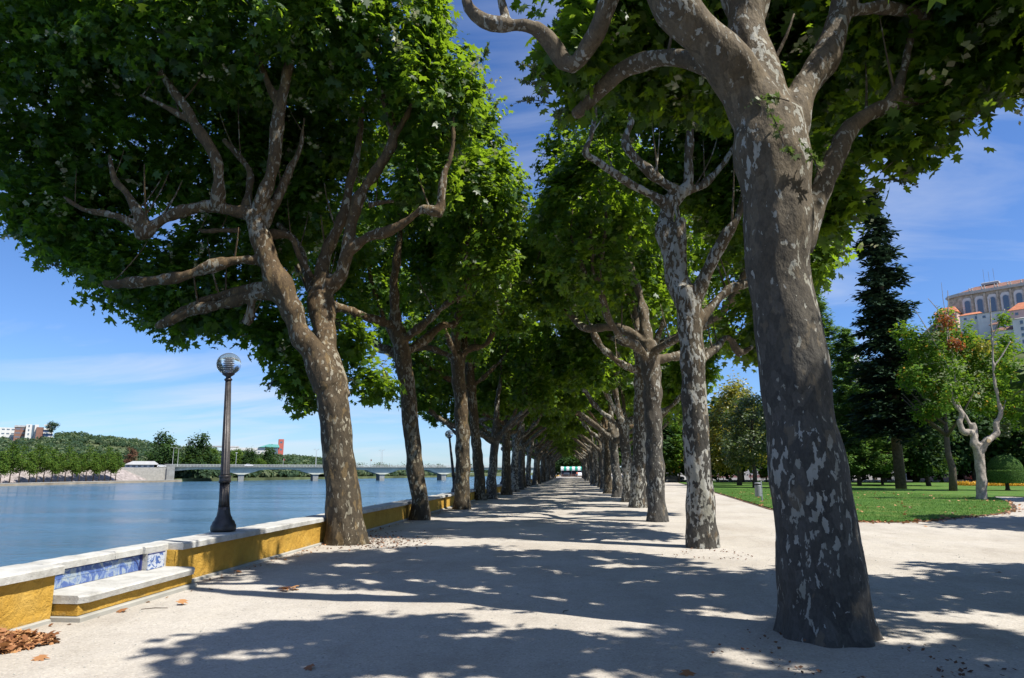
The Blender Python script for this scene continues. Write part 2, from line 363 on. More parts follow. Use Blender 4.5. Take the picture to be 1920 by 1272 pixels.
M['skin'] = simple('skin', (0.45, 0.27, 0.19), 0.6, var=0.1, bmp=0)
M['rubber'] = simple('rubber', (0.02, 0.02, 0.02), 0.8, bmp=0)
M['soil'] = simple('dark_soil', (0.09, 0.065, 0.045), 0.95, var=0.4, scale=9, bmp=0.7, bdist=0.03)
M['hedge'] = simple('clipped_hedge', (0.045, 0.085, 0.02), 0.9, 0.15, var=0.5, scale=9, bmp=0.9, bdist=0.06)

# ------------------------------------------------------------------ object helpers
def tag(o, label=None, cat=None, group=None, kind=None):
    if label: o['label'] = label
    if cat: o['category'] = cat
    if group: o['group'] = group
    if kind: o['kind'] = kind
    return o
def empty(name, loc=(0, 0, 0), rz=0.0):
    o = bpy.data.objects.new(name, None); o.location = loc; o.rotation_euler = (0, 0, rz)
    o.empty_display_size = 0.3; col.objects.link(o); return o
class MB:
    """collects shapes; build() links them as ONE mesh object"""
    def __init__(s): s.v = []; s.f = []
    def add(s, vs, fs):
        n = len(s.v); s.v += [tuple(p) for p in vs]; s.f += [tuple(i + n for i in f) for f in fs]; return s
    def box(s, lo, hi, bev=0.0):
        (x0, y0, z0), (x1, y1, z1) = lo, hi
        if bev <= 0:
            return s.add([(x0, y0, z0), (x1, y0, z0), (x1, y1, z0), (x0, y1, z0), (x0, y0, z1), (x1, y0, z1), (x1, y1, z1), (x0, y1, z1)],
                         [(0, 3, 2, 1), (4, 5, 6, 7), (0, 1, 5, 4), (1, 2, 6, 5), (2, 3, 7, 6), (3, 0, 4, 7)])
        b = bev
        def ring(z, i): return [(x0 + i, y0 + i, z), (x1 - i, y0 + i, z), (x1 - i, y1 - i, z), (x0 + i, y1 - i, z)]
        vs = ring(z0, b) + ring(z0 + b, 0) + ring(z1 - b, 0) + ring(z1, b)
        fs = [(3, 2, 1, 0), (12, 13, 14, 15)]
        for k in range(3):
            for i in range(4):
                j = (i + 1) % 4; fs.append((k * 4 + i, k * 4 + j, k * 4 + 4 + j, k * 4 + 4 + i))
        return s.add(vs, fs)
    def lathe(s, prof, c=(0, 0, 0), n=16, flute=0, fd=0.0, z_fl=(0, 0)):
        vs = []; 
        for (r, z) in prof:
            for i in range(n):
                a = 2 * math.pi * i / n
                rr = r
                if flute and z_fl[0] <= z <= z_fl[1]: rr = r * (1 - fd * (0.5 - 0.5 * math.cos(a * flute)))
                vs.append((c[0] + rr * math.cos(a), c[1] + rr * math.sin(a), c[2] + z))
        fs = []
        for k in range(len(prof) - 1):
            for i in range(n):
                j = (i + 1) % n; fs.append((k * n + i, k * n + j, (k + 1) * n + j, (k + 1) * n + i))
        fs.append(tuple(reversed(range(n)))); fs.append(tuple(range((len(prof) - 1) * n, len(prof) * n)))
        return s.add(vs, fs)
    def tube(s, pts, rad, n=8):
        pts = [Vector(p) for p in pts]
        if not hasattr(rad, '__len__'): rad = [rad] * len(pts)
        vs = []; ref = Vector((0.3, 1, 0.1)).normalized()
        for i, p in enumerate(pts):
            t = (pts[min(i + 1, len(pts) - 1)] - pts[max(i - 1, 0)]).normalized()
            a = t.cross(ref)
            if a.length < 0.1: a = t.cross(Vector((1, 0, 0)))
            a.normalize(); b_ = t.cross(a)
            ref = a.cross(t) if False else ref
            for k in range(n):
                an = 2 * math.pi * k / n
                vs.append(p + (a * math.cos(an) + b_ * math.sin(an)) * rad[i])
        fs = []
        for i in range(len(pts) - 1):
            for k in range(n):
                j = (k + 1) % n; fs.append((i * n + k, i * n + j, (i + 1) * n + j, (i + 1) * n + k))
        fs.append(tuple(reversed(range(n)))); fs.append(tuple(range((len(pts) - 1) * n, len(pts) * n)))
        return s.add(vs, fs)
    def prism(s, poly, h0, h1, axis='z'):
        """extrude a polygon: axis z -> (x,y) at z; axis y -> (x,z) along y; axis x -> (y,z) along x"""
        n = len(poly)
        def pt(a, b_, h): return {'z': (a, b_, h), 'y': (a, h, b_), 'x': (h, a, b_)}[axis]
        vs = [pt(a, b_, h0) for a, b_ in poly] + [pt(a, b_, h1) for a, b_ in poly]
        fs = [tuple(reversed(range(n))), tuple(range(n, 2 * n))] + [(i, (i + 1) % n, n + (i + 1) % n, n + i) for i in range(n)]
        return s.add(vs, fs)
    def mesh(s, name, m, smooth=False):
        me = bpy.data.meshes.new(name); me.from_pydata(s.v, [], s.f); me.update()
        me.materials.append(m)
        if smooth: me.polygons.foreach_set('use_smooth', [True] * len(me.polygons))
        return me
    def build(s, name, m, parent=None, smooth=False):
        return link(name, s.mesh(name, m, smooth), parent)
def link(name, me, parent=None):
    o = bpy.data.objects.new(name, me); col.objects.link(o)
    if parent: o.parent = parent
    return o
def copy_tree(o, parent=None):
    c = o.copy(); col.objects.link(c)
    if parent: c.parent = parent
    for ch in list(o.children): copy_tree(ch, c)
    return c
def fix_normals(me):
    import bmesh
    bm = bmesh.new(); bm.from_mesh(me); bmesh.ops.recalc_face_normals(bm, faces=bm.faces); bm.to_mesh(me); bm.free()
def sheet(name, pts, z, m, label=None):
    me = bpy.data.meshes.new(name); me.from_pydata([(p[0], p[1], z) for p in pts], [], [tuple(range(len(pts)))]); me.update()
    me.materials.append(m); 
    o = link(name, me); o['kind'] = 'structure'; return o

# ------------------------------------------------------------------ leaves
def T_hero():   # five-lobed plane leaf, folded a little along the midrib
    h = [(0, 0, 0), (0.30, -0.02, -0.02), (0.22, 0.17, 0.0), (0.62, 0.30, -0.09), (0.27, 0.46, 0.0), (0.44, 0.74, -0.08), (0.16, 0.72, 0.0), (0, 1.0, -0.12)]
    v = h + [(-x, y, z) for x, y, z in h[1:7]]
    return np.array(v, float), [tuple(range(8)), (0, 7, 13, 12, 11, 10, 9, 8)]
def T_star():
    h = [(0, 0, 0), (0.52, 0.12, -0.06), (0.23, 0.36, 0.0), (0.47, 0.68, -0.08), (0.14, 0.66, 0.0), (0, 1.0, -0.12)]
    v = h + [(-x, y, z) for x, y, z in h[1:5]]
    return np.array(v, float), [(0, 1, 2, 3, 4, 5), (0, 5, 9, 8, 7, 6)]
def T_mid():
    v = [(0, 0, 0), (0.50, 0.22, -0.06), (0.22, 0.42, 0), (0.40, 0.72, -0.06), (0, 1, -0.1), (-0.40, 0.72, -0.06), (-0.22, 0.42, 0), (-0.50, 0.22, -0.06)]
    return np.array(v, float), [(0, 1, 2, 3, 4), (0, 4, 5, 6, 7)]
def T_low():
    v = [(0, 0, 0), (0.42, 0.45, -0.08), (0, 1, -0.05), (-0.42, 0.45, -0.08)]
    return np.array(v, float), [(0, 1, 2), (0, 2, 3)]
def T_needle():
    v = [(0, 0, 0), (0.22, 0.5, -0.05), (0, 1, -0.12), (-0.22, 0.5, -0.05)]
    return np.array(v, float), [(0, 1, 2, 3)]
def T_blade():
    v = [(-0.09, 0, 0), (0.09, 0, 0), (0, 1, 0)]
    return np.array(v, float), [(0, 1, 2)]
def norm(a): return a / np.maximum(np.linalg.norm(a, axis=1, keepdims=True), 1e-9)
def leaf_mesh(name, pos, nrm, axis, size, tone, T, m):
    tv, tf = T; N = len(pos); k = len(tv)
    nrm = norm(nrm); axis = axis - nrm * np.sum(axis * nrm, 1, keepdims=True); axis = norm(axis)
    side = np.cross(axis, nrm)
    s = size[:, None, None]
    V = pos[:, None, :] + s * (tv[None, :, 0:1] * side[:, None, :] + tv[None, :, 1:2] * axis[:, None, :] + tv[None, :, 2:3] * nrm[:, None, :])
    V = V.reshape(-1, 3)
    loops = []; starts = []; totals = []
    cnt = 0
    fl = np.concatenate([np.array(f) for f in tf]); L = len(fl)
    loops = (fl[None, :] + (np.arange(N) * k)[:, None]).reshape(-1)
    tot = np.array([len(f) for f in tf]); st = np.concatenate([[0], np.cumsum(tot)[:-1]])
    starts = (st[None, :] + (np.arange(N) * L)[:, None]).reshape(-1)
    me = bpy.data.meshes.new(name)
    me.vertices.add(len(V)); me.vertices.foreach_set('co', V.astype(np.float32).reshape(-1))
    me.loops.add(len(loops)); me.loops.foreach_set('vertex_index', loops.astype(np.int32))
    me.polygons.add(len(starts)); me.polygons.foreach_set('loop_start', starts.astype(np.int32))
    me.update(calc_edges=True)
    at_ = me.attributes.new('tone', 'FLOAT', 'FACE')
    at_.data.foreach_set('value', np.repeat(tone, len(tf)).astype(np.float32))
    me.materials.append(m)
    return me

def rdir(rng, n):
    a = rng.normal(size=(n, 3)); return norm(a)
HE1 = np.array(SD.cross(Vector((0, 0, 1))).normalized()); HE2 = np.array(SD.cross(Vector(HE1)).normalized())
def crown_clusters(rng, lobes, n, shell=0.16, keep=0.72, avoid=None, avoid_r=0.45, bumpy=0.16, seed=0, holes=0.0):
    """points on/near the outside of a union of ellipsoids"""
    L = np.array(lobes, float); C = L[:, :3]; S = L[:, 3:6]
    area = (S[:, 0] * S[:, 1] + S[:, 1] * S[:, 2] + S[:, 0] * S[:, 2]); p = area / area.sum()
    out_p, out_n = [], []
    got = 0; tries = 0
    while got < n and tries < 30:
        tries += 1
        m_ = n * 2
        k = rng.choice(len(L), m_, p=p); d = rdir(rng, m_)
        wob = 1 + bumpy * (np.sin(d[:, 0] * 5 + k * 1.7 + seed) * np.cos(d[:, 1] * 4.3 + k) + 0.6 * np.sin(d[:, 2] * 9 + k * 2.3 + d[:, 0] * 7))
        rr = np.clip(1 - rng.exponential(shell, m_), 0.25, 1) * wob
        P = C[k] + d * S[k] * rr[:, None]
        ok = np.ones(m_, bool)
        for j in range(len(L)):
            q = np.linalg.norm((P - C[j]) / S[j], axis=1)
            ok &= ~((q < keep) & (k != j))
        if avoid is not None and len(avoid):
            for i0 in range(0, m_, 4000):
                dd = np.linalg.norm(P[i0:i0 + 4000, None, :] - avoid[None], axis=2).min(1)
                ok[i0:i0 + 4000] &= dd > avoid_r
        if holes > 0:      # gaps shaped along the sun direction so light dapples reach the ground
            q1 = P @ HE1; q2 = P @ HE2
            hx = np.sin(3.3 * q1 + 1.4 * np.sin(1.9 * q2 + seed)) * np.sin(2.9 * q2 + 1.3 * np.sin(2.1 * q1 + 2 * seed)) + 0.45 * np.sin(7.1 * q1 + seed + q2) * np.sin(6.3 * q2 + 2)
            lim = 0.9 - 1.6 * holes
            ok &= hx < lim + rng.normal(0, .05, m_)
        P = P[ok]; nn = norm(d[ok] / S[k][ok])
        out_p.append(P); out_n.append(nn); got += len(P)
    return np.concatenate(out_p)[:n], np.concatenate(out_n)[:n]
def leafy(rng, cp, cn, per, length, spread, size, tone_mu=0.45, tone_sd=0.22, up=0.8):
    n = len(cp)
    ax = norm(cn * 0.7 + np.array([0, 0, 0.35]) + rdir(rng, n) * 0.6)
    t = rng.random((n, per)) * length
    pos = cp[:, None, :] + ax[:, None, :] * (t[:, :, None] - length * 0.5) + rng.normal(size=(n, per, 3)) * spread
    pos = pos.reshape(-1, 3); N = len(pos)
    out = np.repeat(cn, per, 0)
    nrm = norm(np.array([0, 0, up]) + out * 0.55 + rdir(rng, N) * 0.75)
    axs = norm(rdir(rng, N) + out * 0.5 + np.array([0, 0, -0.45]))
    sz = size * (0.45 + 0.9 * rng.random(N))
    ct = rng.normal(0, 0.13, n)
    tn = np.clip(rng.normal(tone_mu, tone_sd, N) + np.repeat(ct, per), 0, 1)
    return pos, nrm, axs, sz, tn

# ------------------------------------------------------------------ trunks
def catmull(pts, step=0.18):
    P = [Vector(p[:3]) for p in pts]; Rr = [p[3] for p in pts]
    out = []; rad = []
    for i in range(len(P) - 1):
        p0 = P[max(i - 1, 0)]; p1 = P[i]; p2 = P[i + 1]; p3 = P[min(i + 2, len(P) - 1)]
        n = max(2, int((p2 - p1).length / step))
        for k in range(n):
            t = k / n
            out.append(0.5 * ((2 * p1) + (p2 - p0) * t + (2 * p0 - 5 * p1 + 4 * p2 - p3) * t * t + (3 * p1 - p0 - 3 * p2 + p3) * t ** 3))
            rad.append(Rr[i] * (1 - t) + Rr[i + 1] * t)
    out.append(P[-1]); rad.append(Rr[-1]); return out, rad
def woody(name, limbs, m, voxel=0.04, wob=0.17, flare=0.35, seed=0, knob=0.17, bulge=0.03):
    """limbs: polylines of (x,y,z,r). Fused by voxel remesh into one bark surface; returns mesh and sample points."""
    mb = MB(); samples = []; thin = MB()
    rnd = random.Random(seed)
    for li, pl in enumerate(limbs):
        pts, rad = catmull(pl, 0.16)
        ph = rnd.random() * 100
        for i in range(len(pts)):
            rad[i] *= 1 + (0.3 if li == 0 else 1) * knob * mnoise.noise(Vector((i * 0.35, ph, 0))) * 2
            if 0 < i:
                w_ = min(1, i / 4) * wob * rad[i] * (2 if li else .5)
                pts[i] = pts[i] + mnoise.noise_vector(Vector((i * 0.22, ph, 3))) * w_
        samples += [(p.x, p.y, p.z, r) for p, r in zip(pts, rad)]
        # split into thick and thin part
        cut = len(rad)
        for i, r in enumerate(rad):
            if r < voxel * 1.15: cut = i; break
        if cut >= 2: mb.tube(pts[:cut], rad[:cut], 12)
        if cut < len(rad): 
            i0 = max(0, cut - 2); thin.tube(pts[i0:], [r * 0.95 for r in rad[i0:]], 6)
    me0 = mb.mesh(name + '_raw', m); fix_normals(me0)
    ob = bpy.data.objects.new('tmp', me0); col.objects.link(ob)
    md = ob.modifiers.new('r', 'REMESH'); md.mode = 'VOXEL'; md.voxel_size = voxel; md.use_smooth_shade = True
    ms = ob.modifiers.new('s', 'SMOOTH'); ms.iterations = 3; ms.factor = 0.6
    dg = bpy.context.evaluated_depsgraph_get(); dg.update()
    me = bpy.data.meshes.new_from_object(ob.evaluated_get(dg))
    bpy.data.objects.remove(ob); me.name = name
    n = len(me.vertices); co = np.empty(n * 3, np.float32); me.vertices.foreach_get('co', co); co = co.reshape(-1, 3)
    no = np.empty(n * 3, np.float32); me.vertices.foreach_get('normal', no); no = no.reshape(-1, 3)
    x, y, z = co.T
    base = Vector(limbs[0][0][:3])
    a = np.arctan2(y - base.y, x - base.x)
    s1 = np.sin(x * 6.1 + z * 2.3 + seed) * np.sin(y * 5.7 - z * 1.9) + 0.6 * np.sin(z * 7.7 + x * 9 + y * 4) * np.sin(x * 11 + 1.3 + y * 3)
    d = bulge * s1
    fl = flare * np.exp(-np.maximum(z, 0) / 0.22) * limbs[0][0][3] * (0.55 + 0.45 * np.sin(a * 5 + seed) * np.sin(a * 3 + 1))
    co = co + no * d[:, None]
    hv = np.stack([np.cos(a), np.sin(a), np.zeros(n)], 1)
    co = co + hv * fl[:, None]
    me.vertices.foreach_set('co', co.astype(np.float32).reshape(-1)); me.update()
    # join thin twigs
    if thin.v:
        import bmesh
        bm = bmesh.new(); bm.from_mesh(me)
        t_me = thin.mesh('t', m, True); bm.from_mesh(t_me); bm.to_mesh(me); bm.free()
        bpy.data.meshes.remove(t_me)
    me.materials.clear(); me.materials.append(m)
    me.polygons.foreach_set('use_smooth', [True] * len(me.polygons))
    return me, np.array(samples)

def local(pts, o): return [(p[0] - o[0], p[1] - o[1], p[2] - o[2], p[3]) for p in pts]
def px_limb(Y0, pts):
    """traced limb: (u, v, dy, radius in m) seen at depth Y0+dy"""
    return [(*at(u, v, Y0 + dy_), r) for u, v, dy_, r in pts]
def px_lobe(Y0, u, v, dy_, rx, ry=None, rz=None):
    p = at(u, v, Y0 + dy_); return (p.x, p.y, p.z, rx, ry or rx, rz or rx)

def young_sprigs(rng, cp, cn, n, size=0.07, length=0.8):
    k = rng.choice(len(cp), n, replace=False)
    P, A, Nn, S, T_ = [], [], [], [], []
    tw = MB()
    for i in k:
        d = Vector(cn[i]) * 0.7 + Vector((0, 0, 0.5)) + Vector(rng.normal(size=3)) * 0.35; d.normalize()
        p = Vector(cp[i]); L = length * (0.6 + 0.7 * rng.random()); m_ = 7
        pts = [p + d * L * t / m_ + Vector((0, 0, -0.12 * L * (t / m_) ** 2)) for t in range(m_ + 1)]
        tw.tube(pts[::2], [0.008, 0.006, 0.004, 0.003][:len(pts[::2])], 3)
        for t in range(1, m_ + 1):
            for q in range(2):
                P.append(pts[t] + Vector(rng.normal(size=3)) * 0.03)
                A.append(Vector(rng.normal(size=3)) + d * 0.5); Nn.append(Vector((0, 0, 0.8)) + Vector(rng.normal(size=3)) * 0.6)
                S.append(size * (1.5 - 0.8 * t / m_) * (0.8 + 0.4 * rng.random())); T_.append(rng.random())
    return (np.array(P), np.array(Nn), np.array(A), np.array(S), np.array(T_)), tw

def plane_tree(base, limbs, lobes, seed, bark, n_cl, per, size, T, voxel=0.045, avoid_r=0.5, sprigs=60, tone=0.40,
               name='plane_tree', flare=0.35, shell=0.16, keep=0.72, length=0.6, spread=0.13, bulge=0.03, holes=0.0, twigs=0):
    """returns root Empty > trunk, crown, young_shoots"""
    rng = np.random.default_rng(seed)
    root = empty(name, base)
    limbs = [local(l, base) for l in limbs]
    lobes = [(l[0] - base[0], l[1] - base[1], l[2] - base[2], *l[3:]) for l in lobes]
    if twigs:
        tr_ = random.Random(seed + 5); add = []
        for l in limbs[1:]:
            for _ in range(twigs):
                k = tr_.randrange(1, len(l)); a, b2 = l[k - 1], l[k]; t = tr_.random()
                p = [a[c] * (1 - t) + b2[c] * t for c in range(3)]; an = tr_.random() * 6.283; L = tr_.uniform(.5, 1.3); o_ = tr_.uniform(.15, .55)
                r_ = min(.035, max(.014, (a[3] + b2[3]) * .12))
                add.append([(*p, r_), (p[0] + math.cos(an) * o_ * .5 * L, p[1] + math.sin(an) * o_ * .5 * L, p[2] + .35 * L, r_ * .8), (p[0] + math.cos(an) * o_ * L, p[1] + math.sin(an) * o_ * L, p[2] + .8 * L, r_ * .6), (p[0] + math.cos(an) * o_ * 1.35 * L, p[1] + math.sin(an) * o_ * 1.35 * L, p[2] + 1.25 * L, r_ * .3)])
        limbs = limbs + add
    tm, smp = woody('trunk', limbs, bark, voxel, seed=seed, flare=flare, bulge=bulge)
    link('trunk', tm, root)
    av = smp[smp[:, 3] > 0.055][:, :3][::3]
    cp, cn = crown_clusters(rng, lobes, n_cl, shell=shell, keep=keep, avoid=av, avoid_r=avoid_r, seed=seed, holes=holes)
    L = leafy(rng, cp, cn, per, length, spread, size, tone_mu=tone)
    link('crown', leaf_mesh('crown', *L, T, M['plane_leaf']), root)
    if sprigs:
        S, tw = young_sprigs(rng, cp, cn, sprigs, size=size * 0.62)
        sh = link('young_shoots', leaf_mesh('young_shoots', *S, T_low(), M['young_leaf']), root)
        sh['kind'] = 'stuff'; tw.build('twigs', M['bark_plain'], sh)['kind'] = 'stuff'
    return root

def generic_limbs(rnd, h_fork=5.2, lean=(0, 0), r0=0.36, left=4.0, right=4.0, fb=3.6, ends_z=(8.0, 11.0)):
    """pollarded plane: trunk, candelabra limbs bending up, knuckled; returns limbs and lobe centres"""
    fx, fy = lean
    tr = [(0, 0, -0.15, r0 * 1.12), (fx * 0.1, fy * 0.1, 1.2, r0 * 0.92), (fx * 0.45, fy * 0.45, h_fork * 0.55, r0 * 0.82), (fx, fy, h_fork, r0 * 0.80)]
    limbs = [tr]; lobes = []
    n = rnd.choice([4, 5, 5])
    a0 = rnd.random() * 6.28
    for i in range(n):
        a = a0 + 6.283 * i / n + rnd.uniform(-.3, .3)
        ca, sa = math.cos(a), math.sin(a)
        reach = (right if ca > 0 else left) * abs(ca) + fb * abs(sa)
        reach *= rnd.uniform(0.55, 0.78)
        z0 = h_fork - rnd.uniform(-0.1, 1.3)
        q = max(0, (z0 - 0) / h_fork)
        sx, sy = fx * q, fy * q
        r1 = r0 * rnd.uniform(0.42, 0.55)
        p1 = (sx + ca * reach * 0.35, sy + sa * reach * 0.35, z0 + rnd.uniform(0.3, 0.8), r1 * 0.9)
        p2 = (sx + ca * reach * 0.75, sy + sa * reach * 0.75, z0 + rnd.uniform(0.6, 1.5), r1 * 0.78)
        kz = z0 + rnd.uniform(1.4, 2.4)
        kn = (sx + ca * reach, sy + sa * reach, kz, r1 * 0.75)
        limbs.append([(sx, sy, z0, r1), p1, p2, kn])
        for j in range(rnd.choice([2, 3])):
            b_ = a + rnd.uniform(-1.1, 1.1)
            l1 = rnd.uniform(0.5, 1.0)
            e1 = (kn[0] + math.cos(b_) * l1 * .6, kn[1] + math.sin(b_) * l1 * .6, kz + rnd.uniform(0.7, 1.2), r1 * 0.5)
            e2 = (e1[0] + math.cos(b_) * l1 * .5 + rnd.uniform(-.3, .3), e1[1] + math.sin(b_) * l1 * .5 + rnd.uniform(-.3, .3), e1[2] + rnd.uniform(0.9, 1.6), r1 * 0.32)
            e3 = (e2[0] + rnd.uniform(-.4, .4), e2[1] + rnd.uniform(-.4, .4), e2[2] + 1.0, r1 * 0.1)
            limbs.append([kn, e1, e2, e3])
            rr = rnd.uniform(1.15, 1.6)
            lobes.append((e3[0], e3[1], e3[2] - 0.2, rr, rr, rr * 1.1))
        lobes.append((kn[0] + ca * 0.5, kn[1] + sa * 0.5, kz + 0.9, 1.3, 1.3, 1.1))
    # central leader
    c1 = (fx + rnd.uniform(-.4, .4), fy + rnd.uniform(-.4, .4), h_fork + 1.6, r0 * 0.5)
    c2 = (c1[0] + rnd.uniform(-.5, .5), c1[1] + rnd.uniform(-.5, .5), h_fork + 3.4, r0 * 0.34)
    c3 = (c2[0] + rnd.uniform(-.4, .4), c2[1], h_fork + 5.2, r0 * 0.12)
    limbs.append([(fx, fy, h_fork - 0.4, r0 * 0.72), c1, c2, c3])
    lobes.append((c3[0], c3[1], c3[2], 1.9, 1.9, 1.7))
    lobes.append((c2[0], c2[1] , c3[2] + 0.9, 1.5, 1.5, 1.3))
    return limbs, lobes

# ================================================================== SETTING
WZ = -3.4          # water level
QX = -6.34         # river side of the parapet
def grid_sheet(name, x0, x1, y0, y1, nx, ny, zf, m, kind='structure'):
    vs = [(x0 + (x1 - x0) * i / nx, y0 + (y1 - y0) * j / ny) for j in range(ny + 1) for i in range(nx + 1)]
    vs = [(x, y, zf(x, y)) for x, y in vs]
    fs = [(j * (nx + 1) + i, j * (nx + 1) + i + 1, (j + 1) * (nx + 1) + i + 1, (j + 1) * (nx + 1) + i) for j in range(ny) for i in range(nx)]
    me = bpy.data.meshes.new(name); me.from_pydata(vs, [], fs); me.materials.append(m)
    me.polygons.foreach_set('use_smooth', [True] * len(me.polygons)); me.update()
    o = link(name, me); o['kind'] = kind; return o
def zprom(x, y):
    e = min(1, max(0, (x + 5.6) / 0.6)) * min(1, max(0, (14 - x) / 3)) * min(1, max(0, (28 - y) / 6)) * min(1, max(0, (y + 8) / 4))
    return 0.014 * e * (mnoise.noise(Vector((x * 0.55, y * 0.4, 0))) + 0.4 * mnoise.noise(Vector((x * 1.9, y * 1.6, 5))))
# gravel: fine near part, coarse rest, butted edge to edge
grid_sheet('promenade_ground', -6.0, 14, -12, 28, 160, 240, zprom, M['gravel'])
mb = MB()
def quad(a, b_, c_, d_): mb.add([a, b_, c_, d_], [(0, 1, 2, 3)])
quad((-6.0, 28, 0), (14, 28, 0), (14, 700, 0), (-6.0, 700, 0))
quad((14, -12, 0), (900, -12, 0), (900, 28, 0), (14, 28, 0))
quad((14, 28, 0), (900, 28, 0), (900, 3000, 0), (14, 3000, 0))
quad((-6.0, -60, 0), (900, -60, 0), (900, -12, 0), (-6.0, -12, 0))
mb.build('far_ground', M['gravel'])['kind'] = 'structure'
# river
mb = MB(); mb.add([(-1500, -400, WZ), (QX + .03, -400, WZ), (QX + .03, 4500, WZ), (-1500, 4500, WZ)], [(0, 1, 2, 3)])
mb.build('river_water', M['water'])['kind'] = 'structure'
mb = MB(); mb.box((-6.02 - 0.3, -60, WZ - 1), (-6.02, 700, -0.30))
mb.build('quay_wall', M['concrete'])['kind'] = 'structure'

# lawn
lawn_px = [(1250, 902), (1275, 906), (1300, 912), (1350, 926), (1400, 941), (1450, 956), (1500, 966), (1550, 973), (1600, 978), (1650, 980), (1700, 979), (1750, 976), (1800, 971), (1850, 966), (1885, 961), (1897, 955), (1893, 946), (1880, 939), (1862, 931.5), (1900, 932), (1960, 934), (2100, 936), (2300, 905), (2200, 903.2), (1600, 903.2)]
lawn = [gz(u, v) for u, v in lawn_px]
def inside(x, y, poly=lawn):
    r_ = False; j = len(poly) - 1
    for i in range(len(poly)):
        a, b_ = poly[i], poly[j]
        if (a.y > y) != (b_.y > y) and x < (b_.x - a.x) * (y - a.y) / (b_.y - a.y) + a.x: r_ = not r_
        j = i
    return r_
ln = MB(); n = len(lawn)
ln.add([(p.x, p.y, 0.05) for p in lawn] + [(p.x, p.y, -0.05) for p in lawn], [tuple(range(n))] + [(i, (i + 1) % n, n + (i + 1) % n, n + i) for i in range(n)])
lo = ln.build('lawn', M['lawn']); lo['kind'] = 'structure'
fix_normals(lo.data)
rng = np.random.default_rng(4)
pts = []
while len(pts) < 52000:
    t = rng.random() ** 1.7
    x = rng.uniform(7, 26); y = 22 + t * 48
    if inside(x, y): pts.append((x, y, 0.045))
P = np.array(pts); N = len(P)
up = norm(np.array([0, 0, 1.0]) + rng.normal(size=(N, 3)) * 0.35)
g_ = link('grass_blades', leaf_mesh('grass_blades', P, norm(rng.normal(size=(N, 3)) * [1, 1, .2]), up, 0.045 + 0.05 * rng.random(N), np.clip(rng.normal(.5, .25, N), 0, 1), T_blade(), M['grass_blade']))
tag(g_, 'short mown green grass on the park lawn', 'grass', kind='stuff')
# soil lip round the lawn edge
mb = MB()
for i in range(1, 17):
    a, b_ = lawn[i], lawn[i + 1]
    d = (b_ - a).normalized(); nr = Vector((d.y, -d.x, 0))
    mb.add([a + Vector((0, 0, .012)), b_ + Vector((0, 0, .012)), b_ + nr * .22 + Vector((0, 0, .006)), a + nr * .22 + Vector((0, 0, .006))], [(0, 1, 2, 3)])
mb.build('lawn_edge_soil', M['soil'])['kind'] = 'structure'

# street beyond the park
sheet('street', [(8, 128), (400, 128), (400, 150), (8, 150)], 0.004, M['asphalt'])
mb = MB()
for k in range(30): mb.box((16 + k * 8.0, 122.0, 0), (22.5 + k * 8.0, 122.5, 0.32), 0.03)
mb.build('kerb', M['white_paint'])['kind'] = 'structure'

# ------------------------------------------------------------------ parapet wall with bench recess
BY0, BY1 = 7.72, 10.15
pw = empty('parapet_wall', (-5.85, 0, 0))
tag(pw, 'low ochre rendered wall with pale stone coping along the river', 'wall')
def P_(mb): mb.v = [(x + 5.85, y, z) for x, y, z in mb.v]; return mb
def wallseg(y0, y1):
    ny = max(2, int((y1 - y0) / 0.12)); ny = min(ny, 120); mbw = MB(); nz = 5
    vs = []
    for j in range(ny + 1):
        y = y0 + (y1 - y0) * j / ny
        for k in range(nz + 1):
            z = 0.02 + 0.50 * k / nz
            vs.append((-5.85 + 0.012 * mnoise.noise(Vector((y * 1.4, z * 3, 2))) + 0.006 * mnoise.noise(Vector((y * 5, z * 8, 7))), y, z))
    nf = len(vs)
    mbw.add(vs, [(j * (nz + 1) + k, j * (nz + 1) + k + 1, (j + 1) * (nz + 1) + k + 1, (j + 1) * (nz + 1) + k) for j in range(ny) for k in range(nz)])
    mbw.box((-6.31, y0, -0.3), (-5.868, y1, 0.515))
    return mbw
for y0, y1 in ((-14, BY0), (BY1, 30)):
    o = P_(wallseg(y0, y1)).build('wall_body', M['ochre'], pw); fix_normals(o.data)
mb = MB(); mb.box((-6.31, 30, -0.3), (-5.852, 300, 0.515)); P_(mb).build('wall_body', M['ochre'], pw)
mb = MB(); mb.box((-6.31, BY0, -0.3), (-6.10, BY1, 0.515)); P_(mb).build('recess_back', M['ochre'], pw)
# plinth kerb at the foot
for k, (y0, y1) in enumerate(((-14, BY0 - .05), (BY1 + .05, 60))):
    mb = MB(); mb.box((-5.868, y0, -0.1), (-5.80, y1, 0.045), 0.01); P_(mb).build('plinth', M['concrete'], pw)
def coping(y0, y1, xa, xb, r_):
    mbw = MB(); n_ = max(2, int((y1 - y0) / 0.10))
    z0, z1 = 0.517, 0.612
    prof = [(xa, z0), (xb, z0), (xb, z1 - .018), (xb - .02, z1), (xa + .02, z1), (xa, z1 - .018)]
    vs = []
    for j in range(n_ + 1):
        y = y0 + 0.002 + (y1 - y0 - 0.004) * j / n_
        for q, (x, z) in enumerate(prof):
            nn = mnoise.noise(Vector((y * 4.5, q * 3.1, r_))) * 0.009
            vs.append((x + (nn if q in (1, 2, 3) else 0), y, z + (nn if q in (2, 3, 4, 5) else 0)))
    m_ = 6
    fs = [(j * m_ + q, j * m_ + (q + 1) % m_, (j + 1) * m_ + (q + 1) % m_, (j + 1) * m_ + q) for j in range(n_) for q in range(m_)]
    fs += [tuple(reversed(range(m_))), tuple(range(n_ * m_, n_ * m_ + m_))]
    mbw.add(vs, fs); return mbw
ys = [BY0 + .04]
rr = random.Random(5)
